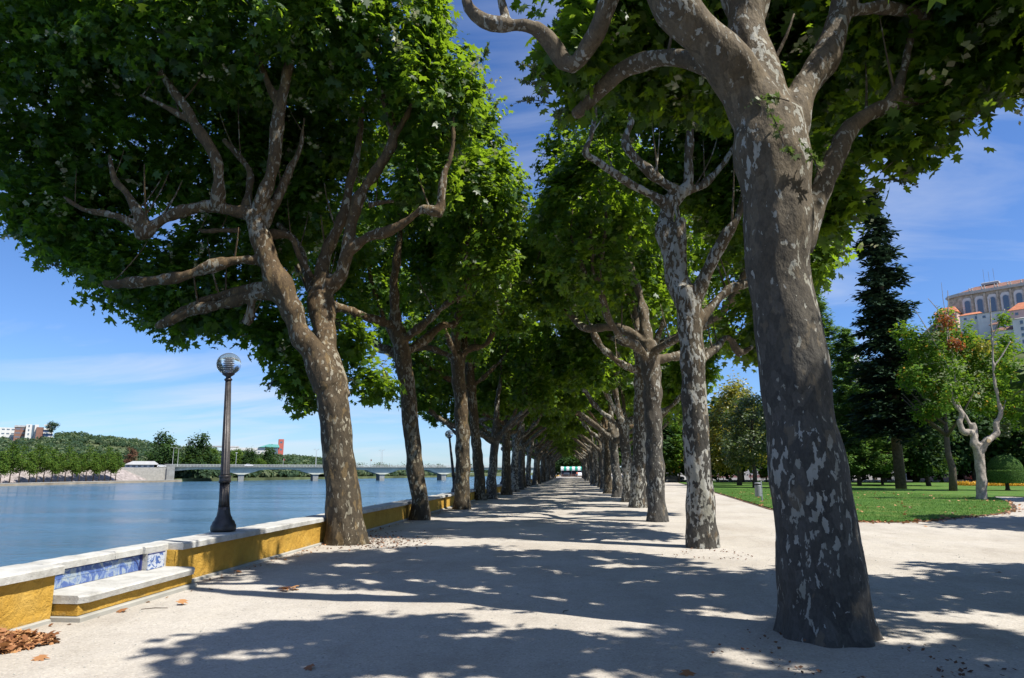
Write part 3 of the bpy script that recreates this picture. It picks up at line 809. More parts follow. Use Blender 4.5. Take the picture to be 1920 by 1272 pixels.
while ys[-1] > -14: ys.append(ys[-1] - rr.uniform(1.5, 2.1))
for a, b_ in zip(ys[1:], ys[:-1]):
    o = P_(coping(a, b_, -6.36, -5.775, a)).build('coping_stone', M['limestone'], pw); fix_normals(o.data)
ys = [BY0 + .042, (BY0 + BY1) / 2 + .1, BY1 - 0.52]
for a, b_ in zip(ys[:-1], ys[1:]):
    o = P_(coping(a, b_, -6.36, -6.035, a)).build('coping_stone', M['limestone'], pw); fix_normals(o.data)
ys = [BY1 - .52, BY1 + .05]
while ys[-1] < 62: ys.append(ys[-1] + rr.uniform(1.7, 2.3))
for i, (a, b_) in enumerate(zip(ys[:-1], ys[1:])):
    xb = -5.84 if i == 0 else -5.775
    if i == 0: xb = -6.0
    o = P_(coping(a, b_, -6.36, xb, a)).build('coping_stone', M['limestone'], pw); fix_normals(o.data)
mb = MB(); mb.box((-6.36, ys[-1] + .004, 0.517), (-5.775, 300, 0.612), 0.01); P_(mb).build('coping', M['limestone'], pw)

# bench in the recess
bn = empty('tiled_bench', (-5.85, BY0, 0))
tag(bn, 'low stone bench with blue and white tiled back set into the ochre wall', 'bench')
def Bp(mb): mb.v = [(x + 5.85, y - BY0, z) for x, y, z in mb.v]; return mb
mb = MB(); n_ = 24; vs = []
for j in range(n_ + 1):      # seat slab with worn front edge
    y = BY0 + 0.01 + (BY1 - BY0 - .0) * j / n_
    w = mnoise.noise(Vector((y * 3.1, 0, 9))) * 0.014
    chip = 0.06 if j in (0, n_) else 0
    vs += [(-6.098, y, 0.195), (-5.50 + w - chip, y, 0.195), (-5.485 + w - chip, y, 0.262 + w * .3), (-5.505 + w - chip, y, 0.282 + w * .3), (-6.098, y, 0.290)]
fs = [(j * 5 + q, j * 5 + (q + 1) % 5, (j + 1) * 5 + (q + 1) % 5, (j + 1) * 5 + q) for j in range(n_) for q in range(5)] + [(4, 3, 2, 1, 0), tuple(range(n_ * 5, n_ * 5 + 5))]
mb.add(vs, fs); o = Bp(mb).build('seat', M['limestone'], bn); fix_normals(o.data)
mb = MB(); mb.box((-6.098, BY0 + .03, 0.06), (-5.56, BY1 - .02, 0.193), 0.008); Bp(mb).build('bench_base', M['ochre'], bn)
mb = MB(); mb.box((-6.098, BY0 + .005, -0.1), (-5.50, BY1 + .03, 0.058), 0.012); Bp(mb).build('bench_plinth', M['concrete'], bn)
# tiles: scene panel (3 rows), flower panel (beyond the upright strip)
tz0, tz1 = 0.292, 0.500
ya, yb = BY0 + .015, BY1 - .50
nt_, nr_ = 14, 2
tw_ = (yb - ya) / nt_; th_ = (tz1 - tz0) / nr_
for j in range(nt_):
    for k in range(nr_):
        mb = MB(); mb.box((-6.099, ya + j * tw_ + .0015, tz0 + k * th_ + .0015), (-6.084, ya + (j + 1) * tw_ - .0015, tz0 + (k + 1) * th_ - .0015), 0.002)
        Bp(mb).build('tile', M['azulejo'], bn)
mb = MB(); mb.box((-6.099, ya, tz1 + .001), (-6.082, yb, 0.514), .002); Bp(mb).build('tile_border', M['navy'], bn)
yc, yd = yb + .03, BY1 - .012
mb = MB(); mb.box((-6.099, yb + .001, tz0), (-6.06, yb + .03, 0.514), .002); Bp(mb).build('tile_border', M['navy'], bn)
mb = MB(); mb.box((-6.099, yc, tz0 - .05), (-5.99, BY1 - .001, 0.514)); Bp(mb).build('tile_backing', M['limestone'], bn)
for j in range(3):
    for k in range(2):
        w_ = (yd - .06 - yc) / 3
        mb = MB(); mb.box((-5.989, yc + j * w_ + .0015, tz0 + k * th_ + .0015), (-5.974, yc + (j + 1) * w_ - .0015, tz0 + (k + 1) * th_ - .0015), .002)
        Bp(mb).build('tile', M['azulejo_flower'], bn)
mb = MB(); mb.box((-5.989, yc, tz1 + .001), (-5.972, yd - .06, 0.514)); Bp(mb).build('tile_border', M['navy'], bn)
arc = [(-6.082, yb - .01 - 0.30 * (1 - math.sin(t)), tz0 + (tz1 - tz0) * math.cos(t)) for t in [math.pi / 2 * i / 12 for i in range(13)]]
mb = MB(); mb.tube(arc, 0.006, 6); Bp(mb).build('painted_arc', M['navy'], bn)

# ------------------------------------------------------------------ far bank, embankment, bridge, hills
BX = -203.0
mb = MB(); mb.box((-1500, -400, WZ - 2), (BX, 352, WZ + 0.9)); mb.build('far_bank', M['bank_earth'])['kind'] = 'structure'
mb = MB(); mb.box((BX - 1.0, -400, WZ + 0.9), (BX + .05, 352, WZ + 1.05)); mb.build('far_quay_edge', M['limestone'])['kind'] = 'structure'
# sloped rubble embankment carrying the road
def zemb(x, y): return 0.25 * mnoise.noise(Vector((x * .4, y * .4, 0)))
vs, fs = [], []
nx_, ny_ = 14, 160
for j in range(ny_ + 1):
    y = -100 + 450 * j / ny_
    for i in range(nx_ + 1):
        t = i / nx_; x = BX - 14 - 12 * t
        z = WZ + 0.95 + t * 6.3 + zemb(x, y) * (1 if 0 < i < nx_ else 0)
        vs.append((x, y, z))
fs = [(j * (nx_ + 1) + i, (j + 1) * (nx_ + 1) + i, (j + 1) * (nx_ + 1) + i + 1, j * (nx_ + 1) + i + 1) for j in range(ny_) for i in range(nx_)]
me = bpy.data.meshes.new('embankment'); me.from_pydata(vs, [], fs); me.materials.append(M['rubble'])
link('embankment', me)['kind'] = 'structure'
ROADZ = WZ + 7.25
mb = MB(); mb.box((-1500, -100, WZ), (BX - 26, 400, ROADZ)); mb.build('far_road', M['asphalt'])['kind'] = 'structure'

# bridge: axis from the left abutment to our bank
A0 = Vector((-209, 350, 0)); A1 = Vector((-4, 462, 0))
pier_px = [(453, 902.7), (593, 901.3), (718, 900.7), (834, 900)]
bd = (A1 - A0).normalized(); bn_ = Vector((-bd.y, bd.x, 0)); BL = (A1 - A0).length
br = empty('road_bridge', A0, math.atan2(bd.y, bd.x))
tag(br, 'long pale concrete road bridge with haunched girder and thin railing over the river', 'bridge')
def along(u):     # distance along the bridge axis seen at pixel column u
    d = ray(u, HZ); k = (A0.x * bd.y - A0.y * bd.x) / (d.x * bd.y - d.y * bd.x)
    p = d * k; return (Vector((p.x, p.y, 0)) - A0).dot(bd)
sp_ = [along(u) for u, _ in pier_px]
stations = [-2.0] + sp_ + [BL + 4]
DZ = ROADZ + 0.25
def soffit(s):
    for a, b_ in zip(stations[:-1], stations[1:]):
        if a <= s <= b_:
            t = min(s - a, b_ - s); Lm = (b_ - a) / 2
            return DZ - 1.15 - 1.5 * max(0, 1 - t / (Lm * 0.8)) ** 1.5
    return DZ - 1.2
top = [(s, DZ) for s in (-3, BL + 5)]
ss = [BL + 5 - i * (BL + 8) / 120 for i in range(121)]
poly = top + [(s, soffit(s)) for s in ss]
mb = MB(); mb.prism(poly, 1.2, 11.5, 'y'); o = mb.build('girder', M['bridge_pale'], br); fix_normals(o.data)
mb = MB(); mb.box((-3, -0.4, DZ + .004), (BL + 5, 13.1, DZ + .34)); mb.build('deck', M['bridge_dark'], br)
for s in sp_:
    mb = MB(); mb.prism([(s - 9, soffit(s) + .9), (s + 9, soffit(s) + .9), (s + 1.6, soffit(s) - 1.3), (s - 1.6, soffit(s) - 1.3)], 1.15, 11.55, 'y')
    mb.build('pier_head', M['bridge_pale'], br)
    mb = MB(); mb.prism([(s - 1.3, WZ - 3), (s + 1.3, WZ - 3), (s + 1.5, soffit(s) - 1.3), (s - 1.5, soffit(s) - 1.3)], 1.6, 11, 'y')
    mb.build('pier', M['bridge_dark'], br)
for yy in (-0.3, 12.9):
    mb = MB()
    for i in range(int(BL / 1.6)): mb.box((i * 1.6, yy - .04, DZ + .34), (i * 1.6 + .08, yy + .04, DZ + 1.35))
    mb.box((-3, yy - .06, DZ + 1.32), (BL, yy + .06, DZ + 1.45)); mb.box((-3, yy - .03, DZ + .7), (BL, yy + .03, DZ + .85))
    mb.build('railing', M['pale_post'], br)
# abutment tower of the bridge
mb = MB(); mb.prism([(-27, WZ - 1), (1.0, WZ - 1), (1.0, DZ - .1), (-27, DZ - .5)], -1.0, 14, 'y'); mb.build('abutment', M['concrete'], br)
mb = MB(); mb.box((-1.2, -1.9, WZ - 1), (2.4, -0.6, DZ + .3), .05); mb.build('abutment_pillar', M['bridge_dark'], br)
# right abutment on the near bank
mb = MB(); mb.box((BL - 8, -1.5, WZ - 1), (BL + 30, 14, DZ - .1)); mb.build('abutment', M['concrete'], br)

def lamp_mast(loc, h, label, group, arms=2, rz=0.0):
    r_ = empty('street_lamp', loc, rz); tag(r_, label, 'street lamp', group)
    mb = MB(); mb.tube([(0, 0, 0), (0, 0, h)], [0.13, 0.07], 6); mb.build('post', M['pale_post'], r_)
    for s in ((-1, 1) if arms == 2 else (1,)):
        mb = MB(); mb.tube([(0, 0, h - .1), (s * 1.2, 0, h + .35)], .05, 5); mb.box((s * 1.2 - .35, -.14, h + .3), (s * 1.2 + .35, .14, h + .45)); mb.build('lamp_head', M['pale_post'], r_)
    return r_
ang = math.atan2(bd.y, bd.x)
for i, (u, y_, lab) in enumerate([(322, 0, 'tall double-armed street lamp at the far left end of the bridge'), (330, 12.6, 'tall street lamp behind the double-armed one at the left end of the bridge'),
                         (592, 0, 'twin-headed lamp on the bridge left of the first big plane trunk'), (597, 12.6, 'twin-headed lamp on the far side of the bridge above its second pier'),
                         (716, 0, 'twin-headed lamp on the bridge over the pier between two trunks'), (723, 12.6, 'twin-headed lamp on the far side of the bridge between two trunks')]):
    p = A0 + bd * along(u) + bn_ * y_ + Vector((0, 0, DZ + .34))
    lamp_mast(p, 9.5, lab, 'lamps along the bridge', rz=ang)
for u, cc, lab in ((441, M['pale_post'], 'pole on the bridge above its first pier'), (530, M['pale_post'], 'thin pole on the bridge right of the red tower'), (694, M['pale_post'], 'thin pole on the bridge right of the leaning plane trunk')):
    p = A0 + bd * along(u) + Vector((0, 0, DZ + .34))
    r_ = empty('pole', p, ang); tag(r_, lab, 'pole')
    hh = 7 if u == 441 else 4.5
    mb = MB(); mb.tube([(0, 0, 0), (0, 0, hh)], .12 if u == 441 else .07, 6); mb.build('post', cc, r_)
    if u != 441:
        mb = MB(); mb.box((.05, -.02, 3.3), (.75, .02, 4.3)); mb.build('banner', M['red_paint'] if u == 530 else M['brown_wall'], r_)
    else:
        mb = MB(); mb.box((-.5, -.3, hh), (.5, .3, hh + .5), .05); mb.build('floodlight', cc, r_)

# cars
def make_car(body_m, name='parked_car', van=False):
    r_ = empty(name)
    if van: prof = [(-2.3, .35), (2.3, .35), (2.35, .9), (1.9, 1.15), (1.45, 1.95), (-2.2, 2.0), (-2.35, 1.0)]
    else: prof = [(-2.1, .32), (2.1, .32), (2.2, .62), (2.05, .82), (1.15, .93), (.45, 1.38), (-.9, 1.43), (-1.7, 1.0), (-2.15, .92)]
    mb = MB(); mb.prism(prof, -.82, .82, 'y'); o = mb.build('body', body_m, r_)
    bv = o.modifiers.new('b', 'BEVEL'); bv.width = .09; bv.segments = 2
    for s in (-1, 1):
        mb = MB()
        w = [(1.0, .98), (.42, 1.32), (-.85, 1.36), (-1.45, 1.02)] if not van else [(1.65, 1.2), (1.35, 1.75), (.4, 1.75), (.4, 1.2)]
        mb.prism(w, s * .822, s * .832, 'y'); mb.build('side_window', M['glass'], r_)
    mb = MB(); x = 1.17 if not van else 1.88
    mb.add([(1.19, -.66, .96), (1.19, .66, .96), (.5, .6, 1.39), (.5, -.6, 1.39)] if not van else [(1.93, -.7, 1.18), (1.93, .7, 1.18), (1.49, .68, 1.9), (1.49, -.68, 1.9)], [(0, 1, 2, 3)]); mb.build('windscreen', M['glass'], r_)
    for sx in (-1.35, 1.35):
        for sy in (-1, 1):
            wv = []
            mb = MB(); mb.lathe([(.33, -.1), (.33, .1)], n=14); mb.v = [(sx + a, sy * .78 + c, .33 + b_) for a, b_, c in mb.v]
            w = mb.build('wheel', M['rubber'], r_)
            mb = MB(); mb.lathe([(.19, -.012), (.19, .012)], n=10); mb.v = [(sx + a, sy * .885 + c, .33 + b_) for a, b_, c in mb.v]; mb.build('rim', M['steel'], w)
    return r_
def place(o, loc, rz, label, cat, group=None):
    o.location = loc; o.rotation_euler = (0, 0, rz); tag(o, label, cat, group); return o
cw = make_car(M['white_paint']); cd = make_car(M['dark_paint']); cb = make_car(M['blue_paint']); cred = make_car(M['red_paint']); vw = make_car(M['white_paint'], 'parked_van', True)
place(cw, A0 + bd * along(466) + bn_ * 3 + Vector((0, 0, DZ + .34)), ang, 'white car driving on the bridge above the first pier', 'car')
def car2(src, loc, rz, lab, cat='car', group=None): return place(copy_tree(src), loc, rz, lab, cat, group)
car2(cw, A0 + bd * -6 + Vector((0, 4, DZ - .2)), ang, 'white car on the road at the left end of the bridge', 'car')
car2(vw, (BX - 30, 338, ROADZ), 1.4, 'white van parked beside the low white shed across the river', 'van')
place(cd, gz(1790, 893.5), 0.1, 'dark car parked in the street behind the pale pollarded tree', 'car')
place(cb, (gz(1672, 897.5).x, 131, 0), 0.0, 'blue car parked beyond the park, left of the big fir trunk', 'car')
place(cred, (gz(1607, 897.5).x, 131, 0), 0.0, 'red car parked beyond the park behind the palm trunks', 'car')
place(vw, (gz(1628, 897.5).x + 1, 136, 0), 0.0, 'white van parked in the street behind the palm trunk', 'van')
car2(cw, gz(1258, 903.3), 0.15, 'white car parked on the park road left of the mottled plane trunk', 'car')
car2(cd, (gz(1650, 897.5).x, 131, 0), 0.0, 'dark car parked right of the white van in the street behind the park', 'car')

# ---- hills on the left
def dirx(u):       # unit horizontal direction for a pixel column
    d = ray(u, HZ); return Vector((d.x, d.y, 0)).normalized()
ridge = [(-500, 815), (-300, 812), (-100, 818), (0, 822), (60, 822), (100, 818), (140, 818), (180, 822), (300, 840), (420, 851), (560, 863), (640, 869), (760, 874), (1100, 876), (1700, 876)]
def ridge_v(u):
    for (a, va), (b_, vb) in zip(ridge[:-1], ridge[1:]):
        if a <= u <= b_: return va + (vb - va) * (u - a) / (b_ - a)
    return ridge[0][1] if u < ridge[0][0] else 876
def hill_point(u, t):     # t 0..1 from river plain to ridge
    dist = 500 + t * 450; 
    d = dirx(u); Y = dist * max(d.y, .25)
    top = (HZ - ridge_v(u)) / F * 950 * math.sqrt(d.y * d.y) + EYE
    s = t ** 0.85
    dd = d * dist
    z = (WZ + 3.5) * (1 - s) + top * s + (2.5 * mnoise.noise(Vector((dd.x * .02, dd.y * .02, 1))) if 0 < t < 1 else 0)
    return Vector((dd.x, dd.y, z))
us = list(range(-700, 640, 20)); NT = 26
vs = [hill_point(u, k / NT) for u in us for k in range(NT + 1)]
fs = [(i * (NT + 1) + k, (i + 1) * (NT + 1) + k, (i + 1) * (NT + 1) + k + 1, i * (NT + 1) + k + 1) for i in range(len(us) - 1) for k in range(NT)]
def keep_left(v): return v.y < 300 or v.x < BX - 24 - max(0, (v.y - 340)) * -0.05
me = bpy.data.meshes.new('hill'); me.from_pydata(vs, [], fs); me.materials.append(M['scrub']); me.polygons.foreach_set('use_smooth', [True] * len(fs))
hl = link('hill', me); hl['kind'] = 'structure'
# keep only what lies behind the far bank
import bmesh
bm = bmesh.new(); bm.from_mesh(me)
def bank_x(y): return BX - 24 if y < 352 else BX - 10 + (y - 352) * 0.42
bmesh.ops.delete(bm, geom=[v for v in bm.verts if v.co.x > bank_x(v.co.y)], context='VERTS')
bm.to_mesh(me); bm.free()
# far shore beyond the bridge
mb = MB()
fb = [(-1500, 352), (-206, 352), (-170, 470), (-130, 640), (-75, 900), (-20, 1400), (300, 1500), (900, 3000), (-1500, 3000)]
mb.prism(fb, WZ - 1, WZ + 1.6, 'z'); mb.build('far_shore', M['scrub'])['kind'] = 'structure'

def tuft_cloud(rng, centers, radii, per, size, flat=0.75):
    """rough foliage masses: outward facing leaf clumps over ellipsoids"""
    n = len(centers); d = rdir(rng, n * per); d[:, 2] = np.abs(d[:, 2]) * 0.95 - 0.05; d = norm(d)
    C = np.repeat(centers, per, 0); Rr_ = np.repeat(radii, per, 0)
    rr_ = (0.80 + 0.32 * rng.random(n * per))[:, None]
    P = C + d * Rr_ * rr_
    nr = norm(d + rdir(rng, len(P)) * 0.55)
    tn = np.clip(np.repeat(rng.normal(.5, .34, n), per) + rng.normal(0, .14, len(P)), 0, 1)
    return P, nr, rdir(rng, len(P)), size * (0.6 + .8 * rng.random(len(P))), tn
rng = np.random.default_rng(77)
cs, rs = [], []
for _ in range(2600):
    u = rng.uniform(-260, 640); t = rng.random() ** .75
    p = hill_point(u, t)
    if p.x > bank_x(p.y) - 3 or p.y < 150: continue
    if mnoise.noise(p * 0.02) < -0.12 and t < .8: continue
    if (u < 100 and t > .72) or (400 < u < 540 and t > .82): continue
    r_ = rng.uniform(2.4, 4.6); cs.append((p.x, p.y, p.z + r_ * .55)); rs.append((r_ * 1.15, r_ * 1.15, r_ * .95))
o = link('hillside_woods', leaf_mesh('hillside_woods', *tuft_cloud(rng, np.array(cs), np.array(rs), 60, 1.7), T_low(), M['hazy_forest_leaf']))
tag(o, 'haze tinted blue green wooded slope covering the hill beyond the river', 'woods', kind='stuff')
cs, rs = [], []
for _ in range(500):      # tree line along the distant shore
    u = rng.uniform(560, 940); d = dirx(u); dist = rng.uniform(900, 1350)
    r_ = rng.uniform(4, 8) * (1.3 if mnoise.noise(Vector((u * .03, 0, 0))) > .1 else .8); p = d * dist
    if p.x > -20: continue
    cs.append((p.x, p.y, WZ + 3.2 + r_ * .4)); rs.append((r_ * 1.2, r_ * 1.2, r_))
for _ in range(260):      # bushes on the bank just past the bridge
    t = rng.random(); p = Vector((-206, 356, 0)).lerp(Vector((-120, 680, 0)), t)
    r_ = rng.uniform(1.6, 3.6); cs.append((p.x - rng.uniform(2, 14), p.y, WZ + 2 + r_ * .3)); rs.append((r_ * 1.2, r_ * 1.2, r_))
o = link('shore_scrub', leaf_mesh('shore_scrub', *tuft_cloud(rng, np.array(cs), np.array(rs), 70, 1.6), T_low(), M['hazy_forest_leaf']))
tag(o, 'low dark bushes and tree line on the shore beyond the bridge', 'bushes', kind='stuff')

# buildings on the left hill and plain
def block(root, name, lo, hi, m, win=None, glass=None):
    mb = MB(); mb.box(lo, hi); w = mb.build(name, m, root)
    if win:
        nx2, nz2, ww, wh = win
        for i in range(nx2):
            for k in range(nz2):
                cx = lo[0] + (hi[0] - lo[0]) * (i + .5) / nx2; cz = lo[2] + (hi[2] - lo[2]) * (k + .55) / nz2
                mb = MB(); mb.box((cx - ww / 2, lo[1] - .06, cz - wh / 2), (cx + ww / 2, lo[1] + .05, cz + wh / 2)); mb.build('window', glass or M['glass'], w)
    return w
def building_at(u, v, Y, name, label):
    p = at(u, v, Y); d = Vector((p.x, p.y, 0)).normalized(); r_ = empty(name, p, math.atan2(-d.x, d.y)); tag(r_, label, 'building'); return r_
S = 690 / F * 1.10      # metres per photo pixel at the hill blocks
b1 = building_at(-20, 826, 690, 'apartment_block', 'long white block with dark window bands at the far left edge on the hill')
block(b1, 'wall', (0, 0, -4), (44 * S, 12, 24 * S), M['white_wall'], (6, 4, 2.6, 1.3))
b2 = building_at(25, 824, 690, 'apartment_block', 'brown apartment block on the hill left of the white tower')
block(b2, 'wall', (0, 0, -4), (20 * S, 12, 22 * S), M['brown_wall'], (2, 4, 4.5, 1.1)); block(b2, 'roof', (-.5, -.5, 22 * S), (20 * S + .5, 12.5, 22 * S + 2), M['grey_wall'])
b3 = building_at(46, 823, 690, 'apartment_tower', 'white stair tower with blue glass strips between two brown blocks on the hill')
block(b3, 'wall', (0, 0, -6), (9 * S, 10, 26 * S), M['white_wall'], (1, 5, 1.2, 2.2)); block(b3, 'glass_strip', (9 * S, 1, -6), (13 * S, 10, 25 * S), M['glass']); block(b3, 'wall', (13 * S, 0, -6), (19 * S, 10, 26 * S), M['white_wall'])
b4 = building_at(66, 822, 690, 'apartment_block', 'brown block with white balconies right of the white tower on the hill')
block(b4, 'wall', (0, 0, -4), (11 * S, 12, 20 * S), M['brown_wall'])
w = block(b4, 'wall', (11 * S, 0, -4), (26 * S, 12, 18 * S), M['blue_paint'])
for k in range(4): block(b4, 'balcony', (11 * S, -1.2, 1 + k * 4.0), (26 * S, -.05, 2.6 + k * 4.0), M['white_wall'])
b5 = building_at(425, 849, 880, 'stadium', 'wide white building with teal roof and red tower beyond the bridge'); S5 = 900 / F * 1.07
block(b5, 'wall', (0, 0, -6), (85 * S5, 30, 9 * S5), M['white_wall'], (12, 1, 2.2, 1.6)); block(b5, 'canopy', (-38 * S5, 6, 10 * S5), (20 * S5, 26, 12 * S5), M['grey_wall'])
mb = MB(); mb.prism([(52 * S5, 10 * S5), (88 * S5, 10 * S5), (86 * S5, 15 * S5), (70 * S5, 16 * S5)], -2, 26, 'y'); mb.build('roof', M['teal_roof'], b5)
block(b5, 'glass_wall', (72 * S5, -1, -2), (85 * S5, 0, 8 * S5), M['glass'])
block(b5, 'tower', (86 * S5, 0, -10), (95 * S5, 8, 25 * S5), M['red_tower'], (1, 3, 3, 2.4))
b6 = building_at(240, 878, 366, 'low_shed', 'low white shed with long pale roof behind the embankment'); S6 = 366 / F * 1.12
block(b6, 'wall', (-5 * S6, 0, 0), (40 * S6, 12, 6 * S6), M['white_wall'], (5, 1, 1.6, .7))
mb = MB(); mb.prism([(-2, 6 * S6), (48 * S6, 6 * S6), (40 * S6, 12 * S6), (2, 12 * S6)], -1, 13, 'y'); mb.build('roof', M['white_wall'], b6)

# ---- riverbank trees on the far side
def tuft_tree(name, seed, h, r_, trunk_h, m, per=26, ncl=130, size=.55, conic=0.0, trunk_m=None, lobes=None, T=None, trunk_r=.16, columnar=False):
    rng = np.random.default_rng(seed); rnd = random.Random(seed)
    root = empty(name)
    mb = MB(); top_ = h * .8
    mb.tube([(0, 0, -.2), (.05 * h * .3, 0, trunk_h * .6), (0, .1, trunk_h), (.1, -.1, top_)], [trunk_r * 1.2, trunk_r, trunk_r * .85, trunk_r * .2], 8)
    for k in range(6):
        a = rnd.random() * 6.28; z = trunk_h + (top_ - trunk_h) * rnd.random() * .7
        mb.tube([(0, 0, z), (math.cos(a) * r_ * .35, math.sin(a) * r_ * .35, z + r_ * .35), (math.cos(a) * r_ * .7, math.sin(a) * r_ * .7, z + r_ * .8)], [trunk_r * .5, trunk_r * .3, trunk_r * .1], 6)
    mb.build('trunk', trunk_m or M['bark_plain'], root, True)
    if lobes is None:
        lobes = []
        for k in range(9):
            t = k / 8; rad = r_ * (1 - conic * t) * (0.6 + .4 * math.sin(math.pi * min(1, t * 1.1 + .15)))
            a = rnd.random() * 6.28; z = trunk_h + (h - trunk_h) * (.12 + .8 * t)
            q = r_ * .42 * (1 - t * .6); lobes.append((math.cos(a) * q, math.sin(a) * q, z, rad * .72, rad * .72, (h - trunk_h) * .2))
    cp, cn = crown_clusters(rng, lobes, ncl, shell=.2, keep=.8, bumpy=.22, seed=seed)
    L = leafy(rng, cp, cn, per, size * 2.2, size * .8, size, tone_mu=.5, tone_sd=.25)
    link('crown', leaf_mesh('crown', *L, T or T_low(), m), root)
    return root
bank = [tuft_tree('riverbank_tree', 100 + i, 12.2 + i * .6, 2.9 + .2 * i, 4.6, M['bank_leaf'], ncl=110, per=20, size=.55, conic=.45, trunk_r=.2) for i in range(3)]
bl = ['yellow green', 'mid green', 'darker green']
us_b = [-55, -38, -20, 2, 20, 38, 56, 70, 84, 98, 110, 124, 136, 150, 163, 176, 187, 198, 208, 218]
for i, u in enumerate(us_b):
    y_ = 238 + 78 * (u / 218.0) if u > 0 else 238 + u * .25
    d = dirx(u); x_ = d.x / d.y * y_
    k = i % 3; o = bank[k] if i < 3 else copy_tree(bank[k])
    o.location = (x_, y_ , WZ + .9); o.rotation_euler = (0, 0, i * 2.1); sc = .82 + .30 * ((i * 37) % 10) / 10
    o.scale = (sc, sc, sc * (1.08 if i in (9, 10, 19) else 1))
    side = 'left edge of the photo' if u < 110 else 'stone embankment'
    tag(o, f'{bl[k]} young tree in the riverbank row, {["first","second","third","fourth","fifth","sixth","seventh","eighth","ninth","tenth","eleventh","twelfth","thirteenth","fourteenth","fifteenth","sixteenth","seventeenth","eighteenth","nineteenth","last"][i]} from the left', 'tree', 'young trees along the far riverbank')
big = [tuft_tree('broad_tree', 120 + i, 17, 7.5, 3, M['dark_leaf'] if i == 0 else M['bank_leaf'], ncl=260, per=24, size=1.0, trunk_r=.3) for i in range(2)]
first = [True, True]
for u, Yb, sc, k, lab in [(302, 385, 1.18, 0, 'round dark green tree left of the bridge lamp poles'), (368, 400, 1.18, 0, 'broad dark tree just left of the near lamp post'),
                       (392, 430, .85, 1, 'pale green tree right behind the near lamp post'), (440, 450, .85, 1, 'light green tree behind the bridge under the white stadium'),
                       (470, 450, .85, 0, 'dark tree behind the bridge under the teal roof'), (505, 455, .9, 0, 'dark tree behind the bridge under the red tower'), (488, 440, .55, 1, 'small light tree between two dark ones behind the bridge'), (345, 410, .5, 1, 'small green tree between two big dark trees beyond the bridge')]:
    o = big[k] if first[k] else copy_tree(big[k]); first[k] = False
    d = dirx(u); o.location = (d.x / d.y * Yb, Yb, WZ + 2.2); o.scale = (sc, sc, sc * 1.12); o.rotation_euler = (0, 0, u * .7)
    tag(o, lab, 'tree', 'trees on the bank behind the bridge')
eu = tuft_tree('eucalyptus_tree', 130, 17, 6, 8, M['hazy_forest_leaf'], ncl=90, per=20, size=.9, trunk_r=.35, lobes=[(-3.5, 0, 13, 2.6, 2.6, 2.2), (0, 0, 15.5, 2.8, 2.8, 2.2), (4, 0, 14, 2.6, 2.6, 2), (1.5, 0, 10.5, 2.4, 2.4, 1.8), (-1, 0, 8, 2.6, 2.6, 2)])
eu.location = at(95, 822, 690); tag(eu, 'tall ragged eucalyptus standing above the blocks on the hill', 'tree')
rt = tuft_tree('reddish_tree', 131, 11, 3.2, 2, M['rust_leaf'], ncl=70, per=18, size=.7); rt.location = at(243, 876, 395); tag(rt, 'rust brown tree behind the low shed across the river', 'tree')

# ================================================================== RIGHT SIDE: hill with the old town
RB = []
hillr = MB()
hp = lambda u, t: None
us = list(range(1180, 2500, 30)); NT = 14; vs = []
top_v = lambda u: 790 if u < 1540 else 790 - min(1, (u - 1540) / 250) * 195 if u < 1790 else 595
for u in us:
    for k in range(NT + 1):
        t = k / NT; Y = 160 + t * 190; d = ray(u, HZ); p = d * (Y / d.y)
        z = (HZ - top_v(u) - 12) / F * 350 * (t ** 1.1)
        vs.append((p.x, p.y, z))
fs = [(i * (NT + 1) + k, (i + 1) * (NT + 1) + k, (i + 1) * (NT + 1) + k + 1, i * (NT + 1) + k + 1) for i in range(len(us) - 1) for k in range(NT)]
me = bpy.data.meshes.new('town_hill'); me.from_pydata(vs, [], fs); me.materials.append(M['scrub']); o = link('town_hill', me); o['kind'] = 'structure'

# hilltop building: long facade with tall arched windows
p0 = at(1803, 604, 335); p1 = at(1925, 598, 318)
dirf = Vector((p1.x - p0.x, p1.y - p0.y, 0)); ang = math.atan2(dirf.y, dirf.x); Lb = dirf.length
ch = empty('hilltop_hall', p0, ang); tag(ch, 'old stone hall with tall arched windows and brown tiled roof on top of the hill', 'building')
bay = Lb * 24.6 / 122
Hf = 335 / F * 46 * 1.04
block(ch, 'wall', (0, 0, -14), (bay * 9, 22, Hf), M['stone_wall'])
side = MB(); side.prism([(0, 0), (-5.5, 3.2), (-5.5, 20), (0, 22)], -14, Hf, 'z'); side.build('side_wall', M['stone_wall'], ch)
mb = MB(); mb.prism([(.3, -.9), (-6.2, 2.6), (-6.2, 20), (0, 22), (bay * 9, 22), (bay * 9, -.9)], Hf, Hf + .9, 'z'); mb.build('cornice', M['limestone'], ch)
mb = MB(); mb.prism([(.4, -.4), (-5.7, 2.9), (-5.7, 19.5), (0, 21.5), (bay * 9, 21.5), (bay * 9, -.4)], Hf + .9, Hf + 1.5, 'z'); mb.build('parapet', M['limestone'], ch)
mb = MB()
mb.add([(0, .2, Hf + 1.5), (bay * 9, .2, Hf + 1.5), (bay * 9, 21, Hf + 1.5), (0, 21, Hf + 1.5), (-5.2, 10, Hf + 1.5), (5, 9, Hf + 5.2), (bay * 9 - 3, 9, Hf + 5.2)],
       [(0, 1, 6, 5), (1, 2, 6), (2, 3, 5, 6), (3, 4, 5), (4, 0, 5), (0, 4, 3, 2, 1)]); mb.build('roof', M['tile_roof'], ch)
def arch(cx, w, z0, z1, n=8):
    r_ = w / 2; pts = [(cx - r_, z0), (cx + r_, z0)]
    for i in range(n + 1):
        a = math.pi * i / n; pts.append((cx + r_ * math.cos(a), z1 - r_ + r_ * math.sin(a)))
    return pts
